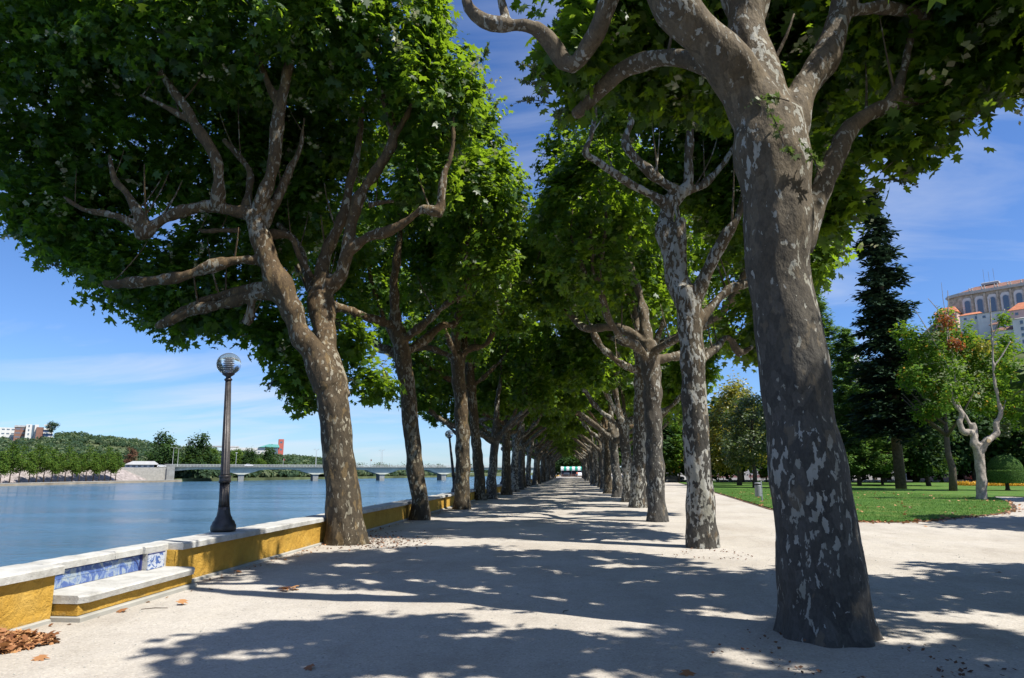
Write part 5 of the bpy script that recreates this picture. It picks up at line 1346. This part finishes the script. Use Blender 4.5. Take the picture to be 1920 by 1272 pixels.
# ================================================================== PARK
def conifer(name, seed, h, r_, m, bare=2.5, droop=.25, whorls=26, size=.5, per=26, taper=1.0, trunk_r=.4, dens=1.0):
    rng = np.random.default_rng(seed); rnd = random.Random(seed); root = empty(name)
    mb = MB(); mb.tube([(0, 0, -.2), (0, 0, h * .3), (.1, 0, h * .7), (0, 0, h)], [trunk_r, trunk_r * .8, trunk_r * .4, .03], 10)
    cp, cn = [], []
    for w in range(whorls):
        t = w / (whorls - 1); z = bare + (h - bare) * t
        rr_ = r_ * (1 - t) ** taper * rnd.uniform(.72, 1.15) + .15
        for k in range(rnd.choice([5, 6, 7])):
            a = rnd.random() * 6.283; L = rr_ * rnd.uniform(.65, 1.1)
            e = Vector((math.cos(a) * L, math.sin(a) * L, -droop * L + rnd.uniform(-.2, .4)))
            mb.tube([(0, 0, z), (e.x * .5, e.y * .5, z + e.z * .3), (e.x, e.y, z + e.z)], [.06 * (1 - t) + .02, .03, .01], 4)
            n = max(3, int(L * 5 * dens))
            for j in range(n):
                f = (j + .5) / n; wd = .22 * L * (1 - f * .5)
                cp.append((e.x * f + rnd.uniform(-wd, wd), e.y * f + rnd.uniform(-wd, wd), z + e.z * f * f + rnd.uniform(-.12, .12))); cn.append((math.cos(a), math.sin(a), -.2))
    mb.build('trunk', M['bark_plain'], root, True)
    cp = np.array(cp); cn = np.array(cn); pos = np.repeat(cp, per, 0) + rng.normal(size=(len(cp) * per, 3)) * [size * .55, size * .55, size * .22]
    N = len(pos); nr = norm(np.array([0, 0, 1.0]) + rdir(rng, N) * .5); ax = norm(np.repeat(cn, per, 0) + rdir(rng, N) * .9 + [0, 0, -.3])
    link('crown', leaf_mesh('crown', pos, nr, ax, size * (.6 + .8 * rng.random(N)), np.clip(rng.normal(.5, .25, N), 0, 1), T_needle(), m), root)
    return root
p = gz(1697, 918)
def px_place(o, u, v, label, cat='tree', group=None, rz=0.0, s=1.0):
    q_ = gz(u, v); o.location = (q_.x, q_.y, 0); o.rotation_euler = (0, 0, rz); o.scale = (s, s, s); tag(o, label, cat, group); return o
Yf = gz(1697, 918).y
fir = conifer('fir_tree', 51, (HZ - 372) / F * Yf + 2, 4.5, M['fir_leaf'], bare=5.5, droop=.22, whorls=34, size=.62, per=15, taper=.85, trunk_r=.5)
px_place(fir, 1690, 918, 'tall dark layered fir towering above the park lawn')
th = conifer('thuja_tree', 52, (HZ - 612) / F * 80 + 1.6, 4.4, M['thuja_leaf'], bare=1.6, droop=-.35, whorls=30, size=.40, per=17, taper=.6, trunk_r=.25, dens=1.4)
px_place(th, 1612, 912, 'dense green cone-shaped thuja left of the tall fir')
th2 = conifer('cypress_tree', 53, (HZ - 530) / F * 89 + 1.6, 5.0, M['thuja_leaf'], bare=1.2, droop=-.35, whorls=34, size=.48, per=12, taper=.55, trunk_r=.3, dens=1.1)
px_place(th2, 1560, 909, 'tall cypress partly hidden by the huge near trunk')
c_ = copy_tree(th); px_place(c_, 1655, 910, 'smaller thuja squeezed against the tall fir trunk', rz=2, s=.7)

# maple with red and yellow top on the lawn
Ym = gz(1787, 922).y
def lob(u, v, dy_, r_, rz_=None): 
    a = at(u, v, Ym + dy_); b0 = gz(1787, 922); return (a.x - b0.x, a.y - b0.y, a.z, r_, r_, rz_ or r_ * .85)
mp1 = tuft_tree('maple_tree', 61, 12, 4.5, 3.2, M['maple_leaf'], ncl=950, per=20, size=.26, trunk_r=.28,
    lobes=[lob(1745, 660, 0, 1.9), (lob(1800, 640, 1, 1.9)), lob(1850, 670, 1, 1.9), lob(1720, 710, -.5, 1.5), lob(1775, 730, 0, 2.0), lob(1840, 740, 0, 2.0), lob(1895, 720, 1, 1.8), lob(1740, 770, 0, 1.3), lob(1700, 630, 0, 1.0, 1.1), lob(1880, 650, 2, 1.3), lob(1910, 770, 1.5, 1.6), lob(1770, 600, 0, 1.0), lob(1730, 690, .2, 1.4)])
px_place(mp1, 1787, 922, 'bright green maple with spreading crown behind the pale pollarded trunk')
mr = np.random.default_rng(6)
for (u, v, rad, nm, mm) in ((1775, 600, .9, 'red_foliage', 'red_leaf'), (1792, 645, .45, 'red_foliage', 'red_leaf'), (1845, 650, .9, 'yellow_foliage', 'yellow_leaf')):
    l_ = lob(u, v, -1.6, rad); cp, cn = crown_clusters(mr, [(*l_[:3], rad * 1.5, rad * 1.5, rad * 1.3)], 46, shell=1.5); L = leafy(mr, cp, cn, 7, .7, .22, .20)
    link(nm, leaf_mesh(nm, *L, T_low(), M[mm]), mp1)
mb = MB(); b0 = gz(1787, 922)
def lp(u, v, dy_=-1.0): a = at(u, v, Ym + dy_); return (a.x - b0.x, a.y - b0.y, a.z)
for pl in ([(1800, 780), (1785, 660), (1768, 560), (1765, 530)], [(1768, 620), (1758, 580), (1740, 560)], [(1776, 640), (1778, 570), (1777, 545)], [(1795, 720), (1740, 620), (1715, 580)]):
    mb.tube([lp(u, v) for u, v in pl], [.06, .04, .025, .012][:len(pl)], 5)
mb.build('bare_twigs', M['bark_grey'], mp1)

# pollarded pale tree in front
b = gz(1840, 938); Yp = b.y
pl_limbs = [px_limb(Yp, [(1841, 945, 0, .31), (1840, 900, 0, .29), (1836, 860, 0, .28), (1832, 832, 0, .32)]),
    px_limb(Yp, [(1828, 838, 0, .26), (1822, 812, 0, .2), (1806, 812, 0, .17), (1800, 795, 0, .15), (1803, 775, 0, .13), (1790, 758, 0, .10), (1782, 720, 0, .05)]),
    px_limb(Yp, [(1828, 820, .1, .2), (1822, 795, .2, .2)]),
    px_limb(Yp, [(1822, 802, .2, .14), (1808, 778, .3, .09), (1794, 748, .3, .07), (1790, 700, .3, .03)]),
    px_limb(Yp, [(1838, 845, 0, .25), (1848, 828, -.1, .21), (1866, 815, 0, .18), (1868, 795, 0, .15), (1876, 775, 0, .13), (1871, 745, 0, .10), (1864, 710, 0, .09), (1861, 650, 0, .07), (1858, 600, 0, .045), (1856, 560, 0, .02)]),
    px_limb(Yp, [(1861, 690, 0, .06), (1878, 668, 0, .045), (1895, 640, 0, .03)]),
    px_limb(Yp, [(1859, 640, 0, .05), (1870, 610, .2, .04), (1884, 580, .3, .02)]),
    px_limb(Yp, [(1873, 780, 0, .09), (1882, 765, 0, .05), (1886, 750, 0, .03)]),
    px_limb(Yp, [(1856, 823, -.15, .13), (1853, 828, -.35, .13)]),
]
root = empty('pollarded_tree', b); tag(root, 'pale grey pollarded trunk with one tall bare shoot on the lawn', 'tree')
tm, smp = woody('trunk', [local(l, b) for l in pl_limbs], M['bark_grey'], .045, seed=5, flare=.12, knob=.16); link('trunk', tm, root)
a = at(1853, 827, Yp - .55); mb = MB(); mb.lathe([(.105, 0), (.105, .06)], n=14); mb.v = [(a.x - b.x + x, a.y - b.y - z, a.z + y) for x, y, z in mb.v]; mb.build('cut_end', M['cut_wood'], root)
rng = np.random.default_rng(8)
lb = [(*[c - d for c, d in zip(at(u, v, Yp), b)], r_, r_, r_) for u, v, r_ in ((1785, 730, .8), (1800, 690, .7), (1895, 690, .9), (1880, 600, .5), (1900, 740, .9), (1770, 760, .5))]
cp, cn = crown_clusters(rng, lb, 130, shell=.5); L = leafy(rng, cp, cn, 12, .5, .15, .17)
link('crown', leaf_mesh('crown', *L, T_mid(), M['maple_leaf']), root)
cp = np.array([[c - d for c, d in zip(at(1885 + 6 * math.sin(i), 790 + i * 1.2, Yp), b)] for i in range(22)]); L = leafy(rng, cp, np.tile([0, 0, -1.0], (22, 1)), 7, .35, .06, .16)
link('withered_spray', leaf_mesh('withered_spray', *L, T_low(), M['olive_leaf']), root)

# yellowing tree and olive beside it, small bright tree, dark mass behind
ytr = tuft_tree('yellowing_tree', 71, 13, 4.4, 2.6, M['yellow_leaf'], ncl=420, per=20, size=.42, trunk_r=.3)
px_place(ytr, 1386, 911, 'yellow green autumn tree on the lawn between two plane trunks', s=.92)
olv = tuft_tree('olive_tree', 72, 10, 3.6, 3.0, M['olive_leaf'], ncl=380, per=24, size=.28, trunk_r=.22)
px_place(olv, 1415, 915, 'grey green olive-like tree just right of the yellow one', s=.95)
sm_ = tuft_tree('small_tree', 73, 8.5, 2.6, 2.2, M['maple_leaf'], ncl=240, per=18, size=.36, trunk_r=.15, conic=.3)
px_place(sm_, 1273, 905, 'small bright green tree seen between the second and third right trunks')
s2 = copy_tree(sm_); px_place(s2, 1438, 905, 'tiny yellow green sapling above the litter bin', s=.42)
dk = [tuft_tree('dark_park_tree', 80 + i, 13 + i, 6.2, 3.4, M['dark_leaf'], ncl=430, per=20, size=.62, trunk_r=.42) for i in range(3)]
spots = [(1232, 899, 'dark tree behind the right row'), (1290, 897.5, 'dark tree between the small bright tree and the white mottled trunk'), (1345, 898, 'dark tree behind the left park lamp'), (1420, 897.5, 'dark tree behind the right park lamp'), (1478, 899, 'dark tree hidden behind the huge near trunk'),
         (1567, 904, 'dark leaning trunk right beside the huge near trunk'), (1620, 901.5, 'dark tree behind the left palm'), (1668, 904, 'dark leaning tree left of the big fir trunk'), (1742, 912, 'dark tree whose slim trunk stands right of the fir'), (1742, 899.5, 'dark tree with thick trunk behind the slim one'),
         (1765, 904, 'dark tree left of the maple trunk'), (1812, 901, 'dark tree behind the pale pollarded trunk'), (1845, 898, 'dark tree behind the orange flower bed'), (1885, 900, 'dark tree behind the round topiary'), (1925, 903, 'dark tree at the right edge behind the topiary'), (1985, 905, 'dark tree beyond the right edge'), (1905, 899, 'dark tree deep behind the topiary'), (2060, 908, 'dark tree further beyond the right edge'), (1530, 898, 'dark tree far behind the cypress'), (1585, 897, 'dark tree far behind the thuja'), (1700, 897, 'dark tree far behind the fir')]
for i, (u, v, lab) in enumerate(spots):
    k = i % 3; o = dk[k] if i < 3 else copy_tree(dk[k])
    px_place(o, u, v, lab, 'tree', 'dark trees closing the park', rz=i * 1.9, s=(.80 + .25 * ((i * 7) % 5) / 5) * (.72 if v > 903 else 1.0))

lw = tuft_tree('low_dark_tree', 90, 11.5, 7.0, 2.3, M['dark_leaf'], ncl=420, per=20, size=.7, trunk_r=.4)
for i in range(13):
    o = lw if i == 0 else copy_tree(lw)
    o.location = (12 + i * 7.2, 117 + 3 * math.sin(i * 2.3), 0); o.rotation_euler = (0, 0, i * 2.2); o.scale = (1, 1, .85 + .12 * (i % 3))
    tag(o, ['low spreading dark tree at the street edge behind the second right trunk', 'low spreading dark tree behind the yellow green tree', 'low spreading dark tree behind the red bench', 'low spreading dark tree behind the litter bin', 'low spreading dark tree hidden behind the huge trunk', 'low spreading dark tree behind the cypress', 'low spreading dark tree behind the thuja', 'low spreading dark tree behind the palm', 'low spreading dark tree behind the fir', 'low spreading dark tree behind the maple', 'low spreading dark tree behind the pollarded trunk', 'low spreading dark tree behind the topiary', 'low spreading dark tree at the right edge'][i], 'tree', 'low trees along the street')
for (x_, y_, k, lab) in ((32.6, 43, 0, 'dark park tree beyond the right edge shading the lawn'), (20.3, 22.5, 1, 'dark park tree beyond the right edge shading the gravel path')):
    o = copy_tree(dk[k]); o.location = (x_, y_, 0); o.scale = (.75,) * 3; tag(o, lab, 'tree', 'dark trees closing the park')
# palms
def palm(seed):
    rnd = random.Random(seed); root = empty('palm_tree')
    mb = MB(); prof = [(.42, 0)]; 
    for k in range(26): prof += [(.36 - .002 * k, .05 + k * .2), (.44 - .003 * k, .17 + k * .2)]
    mb.lathe(prof, n=12); mb.build('trunk', M['bark_grey'], root)
    fr = MB()
    for k in range(34):
        a = rnd.random() * 6.283; el = rnd.uniform(-.5, 1.0); L = rnd.uniform(2.2, 3.0); pts = []
        for j in range(7):
            t = j / 6; pts.append(Vector((math.cos(a) * L * t * math.cos(el * (1 - t)), math.sin(a) * L * t * math.cos(el * (1 - t)), 5.3 + L * t * math.sin(el) - 1.4 * t * t)))
        sd = Vector((-math.sin(a), math.cos(a), 0))
        for j in range(6):
            for q_ in range(3):
                c = pts[j].lerp(pts[j + 1], q_ / 3); f = (pts[j + 1] - pts[j]).normalized()
                for s in (-1, 1):
                    tip = c + sd * s * .55 + f * .3 - Vector((0, 0, .28)); fr.add([c, c + f * .09, tip], [(0, 1, 2)])
    fr.build('fronds', M['olive_leaf'], root); return root
pa = palm(1); px_place(pa, 1641, 903, 'short palm with scaly trunk left of the big fir'); 
pb = copy_tree(pa); px_place(pb, 1610, 899, 'palm further back with drooping fronds near the thuja', rz=1.3)

# topiary
tp = empty('topiary_shrub', gz(1890, 921)); tag(tp, 'clipped topiary with flat skirt and round dome on a short trunk', 'shrub')
Yt = gz(1890, 921).y; st = Yt / F
mb = MB(); mb.lathe([(.25, -.02), (.16, .25), (.14, 19 * st)], n=10); mb.build('trunk', M['bark_plain'], tp, True)
mb.lathe
def noisy(me, amp, sc):
    for v in me.vertices:
        v.co += v.normal * amp * mnoise.noise(v.co * sc)
mb = MB(); mb.lathe([(.1, 13 * st), (27 * st, 14 * st), (33 * st, 18 * st), (33 * st, 33 * st), (31 * st, 36 * st), (.1, 36.2 * st)], n=48); o = mb.build('skirt', M['hedge'], tp, True)
mb = MB(); mb.lathe([(26 * st * math.cos(a), (36 + 26 * math.sin(a)) * st) for a in [math.pi / 2 * i / 12 * .995 for i in range(13)]], n=48); o = mb.build('dome', M['hedge'], tp, True)
rng = np.random.default_rng(3); n = 9000; d = rdir(rng, n); d[:, 2] = abs(d[:, 2]); P = d * 26 * st + [0, 0, 36 * st]
a = rng.random(n) * 6.283; P2 = np.stack([np.cos(a) * 33 * st, np.sin(a) * 33 * st, rng.uniform(14, 36, n) * st], 1); D2 = np.stack([np.cos(a), np.sin(a), 0 * a], 1)
P = np.concatenate([P, P2]); D = np.concatenate([d, D2])
link('clipped_leaves', leaf_mesh('clipped_leaves', P, norm(D + rdir(rng, 2 * n) * .6), rdir(rng, 2 * n), np.full(2 * n, .07), np.clip(rng.normal(.5, .2, 2 * n), 0, 1), T_low(), M['thuja_leaf']), tp)
# flower bed
rng = np.random.default_rng(5); N = 9000
fa, fb_ = gz(1800, 911.5), gz(1960, 912.5)
t = rng.random(N); P = np.array([[fa.x + (fb_.x - fa.x) * k, fa.y + (fb_.y - fa.y) * k + rng.uniform(-1.5, 1.5), .1 + .45 * rng.random() * (0.6 + .4 * math.sin(k * 60))] for k in t])
o = link('flower_bed', leaf_mesh('flower_bed', P, norm(rdir(rng, N) + [0, 0, .6]), rdir(rng, N), np.full(N, .13), rng.random(N), T_low(), M['flower'])); tag(o, 'strip of orange and yellow flowers behind the pale pollarded tree', 'flowers', kind='stuff')

# park lamps, benches, bin
def park_lamp(u, v, label):
    b0 = gz(u, v); r_ = empty('park_lamp', (b0.x, b0.y, 0)); tag(r_, label, 'park lamp', 'slim park lamps on the lawn')
    mb = MB(); mb.lathe([(.12, 0), (.12, .3), (.075, .4), (.06, 3.4)], n=10); mb.build('post', M['pale_post'], r_, True)
    mb = MB(); mb.lathe([(.08, 3.4), (.20, 3.5), (.24, 3.75), (.20, 3.8)], n=12); mb.build('lantern', M['pale_post'], r_)
    mb = MB(); mb.lathe([(.26, 3.8), (.05, 3.98)], n=12); mb.build('cap', M['dark_metal'], r_)
park_lamp(1344.5, 904, 'pale park lamp left of the yellow tree trunk'); park_lamp(1396.5, 902, 'pale park lamp right of the yellow tree trunk')
def park_bench(u, v, label, w=6.5):
    b0 = gz(u, v); r_ = empty('park_bench', (b0.x, b0.y, 0)); tag(r_, label, 'bench', 'red benches at the back of the lawn')
    for k in range(3): mb = MB(); mb.box((-w / 2, -.05 + k * .16, .44), (w / 2, .08 + k * .16, .49), .01); mb.build('seat_slat', M['red_paint'], r_)
    for k in range(3): mb = MB(); mb.box((-w / 2, .44, .56 + k * .16), (w / 2, .48, .68 + k * .16), .01); mb.build('back_slat', M['red_paint'], r_)
    for s in (-1, 0, 1): mb = MB(); mb.box((s * w * .45 - .05, 0, 0), (s * w * .45 + .05, .05, .438)); mb.box((s * w * .45 - .05, .382, 0), (s * w * .45 + .05, .436, 1.0)); mb.build('leg', M['dark_metal'], r_)
park_bench(1357, 900.5, 'long dark red bench between the park lamps'); park_bench(1437, 901, 'long dark red bench right behind the litter bin')
b0 = gz(1429.5, 942.5); bi = empty('litter_bin', (b0.x, b0.y, .05), R(18)); tag(bi, 'grey cylindrical litter bin hung on a single post at the lawn edge', 'litter bin')
mb = MB(); mb.box((-.03, -.03, -.05), (.03, .03, 1.08), .006); mb.build('post', M['steel'], bi)
mb = MB(); mb.lathe([(.165, .27), (.175, .30), (.175, .86), (.165, .88), (.16, .80)], (-.215, 0, 0), 28); mb.build('body', M['bin_grey'], bi, False)
mb = MB(); mb.lathe([(.15, .86), (.15, .96)], (-.215, 0, 0), 24); mb.build('opening', M['dark_metal'], bi)
mb = MB(); mb.lathe([(.185, .955), (.185, .985), (.15, 1.015), (.03, 1.025)], (-.215, 0, 0), 28); mb.build('lid', M['bin_grey'], bi, True)
mb = MB(); mb.box((-.06, -.04, .4), (.0, .04, .46)); mb.box((-.06, -.04, .74), (.0, .04, .80)); mb.build('bracket', M['dark_metal'], bi)

# ================================================================== END OF THE WALK
Ye = 226
mk = empty('market_stall', (-.6, Ye + 14, 0)); tag(mk, 'stall with green and white striped awning closing the end of the walk', 'stall')
for k in range(8):
    mb = MB(); x = -3.6 + k * .95; mb.prism([(0, 2.7), (2.2, 3.3), (2.2, 3.4), (0, 2.8)], x, x + .95, 'x'); mb.box((x, -.05, 2.1), (x + .95, .0, 2.8)); mb.build('awning_stripe', M['green_cloth'] if k % 2 else M['white_paint'], mk)
for x in (-3.5, 0, 3.9):
    mb = MB(); mb.tube([(x, .1, 0), (x, .1, 2.7)], .06, 6); mb.build('post', M['steel'], mk)
mb = MB(); mb.box((-3.6, 2.2, 0), (4.0, 2.4, 3.2)); mb.build('back_panel', M['dark_cloth'], mk)
mb = MB(); mb.box((-3.4, .5, 0), (3.8, 1.3, 1.0), .03); mb.build('counter', M['brown_wall'], mk)
car2(cd, (-2.2, Ye + 11, 0), 1.4, 'dark car standing at the left of the end of the walk', 'car'); car2(cw, (1.8, Ye + 12, 0), 1.7, 'white car standing at the right of the end of the walk', 'car')
for k_, (x_, lab) in enumerate(((-4, 'dark tree behind the left end of the striped stall'), (4, 'dark tree behind the right end of the striped stall'))):
    o = copy_tree(lw); o.location = (x_, Ye + 26 + k_ * 3, 0); o.rotation_euler = (0, 0, k_ * 2.0); tag(o, lab, 'tree', 'dark trees closing the walk')
def person(loc, rz, label, top, legs):
    r_ = empty('person', loc, rz); tag(r_, label, 'person')
    V = [(0, 0, .95), (0, 0, 1.15), (0, 0, 1.42), (0, .02, 1.52), (0, .03, 1.66), (-.10, 0, .90), (-.12, .18, .50), (-.12, .05, .08), (-.12, .2, .04), (.10, 0, .90), (.12, -.05, .50), (.12, -.30, .12), (.12, -.18, .05), (-.2, 0, 1.40), (-.25, -.1, 1.14), (-.24, .08, .93), (.2, 0, 1.40), (.25, .1, 1.14), (.24, .28, .98)]
    E = [(0, 1), (1, 2), (2, 3), (3, 4), (0, 5), (5, 6), (6, 7), (7, 8), (0, 9), (9, 10), (10, 11), (11, 12), (2, 13), (13, 14), (14, 15), (2, 16), (16, 17), (17, 18)]
    Rd = [.14, .13, .15, .06, .11, .10, .065, .045, .04, .10, .065, .045, .04, .06, .045, .035, .06, .045, .035]
    def skin(name, keep_, grow, m):
        me = bpy.data.meshes.new(name); idx = sorted(keep_); mp_ = {a: i for i, a in enumerate(idx)}
        me.from_pydata([V[i] for i in idx], [(mp_[a], mp_[c]) for a, c in E if a in mp_ and c in mp_], []); o = link(name, me, r_)
        o.modifiers.new('s', 'SKIN'); 
        for i, a in enumerate(idx): me.skin_vertices[0].data[i].radius = (Rd[a] + grow,) * 2
        me.skin_vertices[0].data[0].use_root = True
        o.modifiers.new('u', 'SUBSURF').levels = 1; me.materials.append(m); return o
    skin('body', range(19), 0, M['skin']); skin('shirt', [0, 1, 2, 13, 14, 16, 17], .018, top); skin('trousers', [0, 5, 6, 9, 10], .018, legs)
    mb = MB(); mb.lathe([(.105, 0), (.115, .05), (.08, .11), (.01, .125)], (0, 0, 1.68), 12); mb.build('hair', M['dark_cloth'], r_, True)
person((1.1, 208, 0), .2, 'person in an orange top walking at the far end of the walk', M['orange_cloth'], M['dark_cloth'])

# ================================================================== LEAVES ON THE GROUND
def litter(name, pts, size, seed, label, m='dry_leaf', zr=.03, T=None):
    rng = np.random.default_rng(seed); P = np.array(pts, float); N = len(P)
    P[:, 2] += rng.random(N) * zr
    o = link(name, leaf_mesh(name, P, norm(np.array([0, 0, 1.0]) + rdir(rng, N) * .7), rdir(rng, N), size * (.5 + .8 * rng.random(N)), rng.random(N), T or T_hero(), M[m]))
    tag(o, label, 'fallen leaves', kind='stuff'); return o
rr = random.Random(12)
c0 = gz(25, 1212); pts = []
for _ in range(1100):
    a = rr.random() * 6.283; t = rr.random() ** .6
    x = c0.x - .25 + math.cos(a) * .62 * t; y = c0.y - .05 + math.sin(a) * .42 * t
    x, y = (c0.x - .2 + (x - c0.x + .2) * .9 + (y - c0.y) * .25, y)
    if x < -5.78: x = -5.78 + rr.random() * .2
    pts.append((x, y, .01 + .085 * max(0, 1 - t)))
litter('leaf_pile', pts, .085, 1, 'heap of brown dry leaves swept against the foot of the wall')
pts = []
for _ in range(420):
    u = rr.gauss(715, 40); v = rr.gauss(1017, 7); p = gz(u, v); pts.append((p.x, p.y, .012))
litter('leaf_drift', pts, .05, 2, 'thin drift of dry leaves and soil at the foot of the twin-stemmed tree', m='brown_leaf', zr=.02)
pts = []
for _ in range(500):
    x = rr.uniform(8, 26); y = 23 + rr.random() ** 1.6 * 36
    if inside(x, y) and mnoise.noise(Vector((x * .3, y * .3, 2))) > -.25: pts.append((x, y, .085))
for _ in range(380):
    k = rr.randrange(3, 17); a, b_ = lawn[k], lawn[k + 1]; p = a.lerp(b_, rr.random()); pts.append((p.x + rr.gauss(0, .15), p.y - abs(rr.gauss(0, .35)), .02))
litter('lawn_leaves', pts, .13, 3, 'scattered orange leaves on the lawn and along its edge', zr=.02)
pts = [( -5.72 + abs(rr.gauss(0, .14)), rr.uniform(5, 30), .012) for _ in range(160)]
litter('wall_foot_leaves', pts, .05, 4, 'small dry leaf crumbs along the foot of the ochre wall', zr=.01)
mt = T_hero()
for i, (u, v, lab) in enumerate([(338, 1136, 'single orange leaf on the sunlit gravel in front of the bench'), (82, 1234, 'brown curled leaf on the gravel below the leaf heap'), (1285, 1264, 'brown leaf at the bottom edge of the photo'), (236, 1148, 'small tan leaf near the corner of the bench'), (535, 1107, 'leaf cluster at the shade edge on the walk'),
    (1870, 1074, 'single leaf on the gravel at the right edge'), (1735, 988, 'orange leaf just in front of the lawn'), (588, 1253, 'small leaf lying in the foreground shade'), (446, 1073, 'orange leaf fallen right of the bench')]):
    p = gz(u, v); rng = np.random.default_rng(40 + i); k = 1 if i != 4 else 6
    P = np.array([[p.x, p.y, 0]] * k) + rng.normal(size=(k, 3)) * [.05, .05, 0] * (k > 1)
    P -= np.array([p.x, p.y, 0])
    o = link('fallen_leaf', leaf_mesh('fallen_leaf', P, norm(np.array([0, 0, 1.0]) + rdir(rng, k) * .35), rdir(rng, k), np.full(k, .14), np.clip(rng.random(k), .3, 1), mt, M['dry_leaf'])); o.location = (p.x, p.y, .03 + zprom(p.x, p.y))
    tag(o, lab, 'leaf')
pts = []
for cx, cy, r_, n_ in ((2.5, 6.85, .62, 120), (2.75, 14.9, .5, 80), (-5.1, 15.9, .6, 60)):
    for _ in range(n_):
        a = rr.random() * 6.283; d = r_ + abs(rr.gauss(0, .35)); pts.append((cx + math.cos(a) * d, cy + math.sin(a) * d, .018))
litter('bark_flakes', pts, .045, 5, 'small brown bark flakes and leaf crumbs round the near trunks', m='brown_leaf', zr=.01, T=T_low())
# small pebbles and twigs on the gravel
mb = MB(); rr = random.Random(44)
for _ in range(2600):
    y = 4.5 + 16 * rr.random() ** 1.6; x = rr.uniform(-5.7, 9); s = rr.uniform(.004, .012) * (1 if rr.random() > .03 else 2.0); z = zprom(x, y) + s * .2
    mb.add([(x - s, y, z), (x, y - s, z), (x + s, y, z), (x, y + s, z), (x + s * .2, y, z + s * .9), (x, y, z - s)], [(0, 1, 4), (1, 2, 4), (2, 3, 4), (3, 0, 4)])
o = mb.build('pebbles', M['concrete']); tag(o, 'small loose pebbles strewn over the gravel walk', 'pebbles', kind='stuff')
for u, v, L, a, lab in ((290, 1142, .30, .4, 'thin twig lying on the gravel in front of the bench'), (1060, 1148, .2, 1.3, 'short twig lying on the walk in the shade'), (395, 1105, .18, 2.4, 'short twig on the sunlit gravel right of the bench')):
    p = gz(u, v); mb = MB(); mb.tube([(-L / 2, 0, .006), (0, .02, .01), (L / 2, -.01, .006)], [.004, .005, .003], 5); o = mb.build('twig', M['bark_plain']); o.location = (p.x, p.y, zprom(p.x, p.y)); o.rotation_euler = (0, 0, a); tag(o, lab, 'twig')
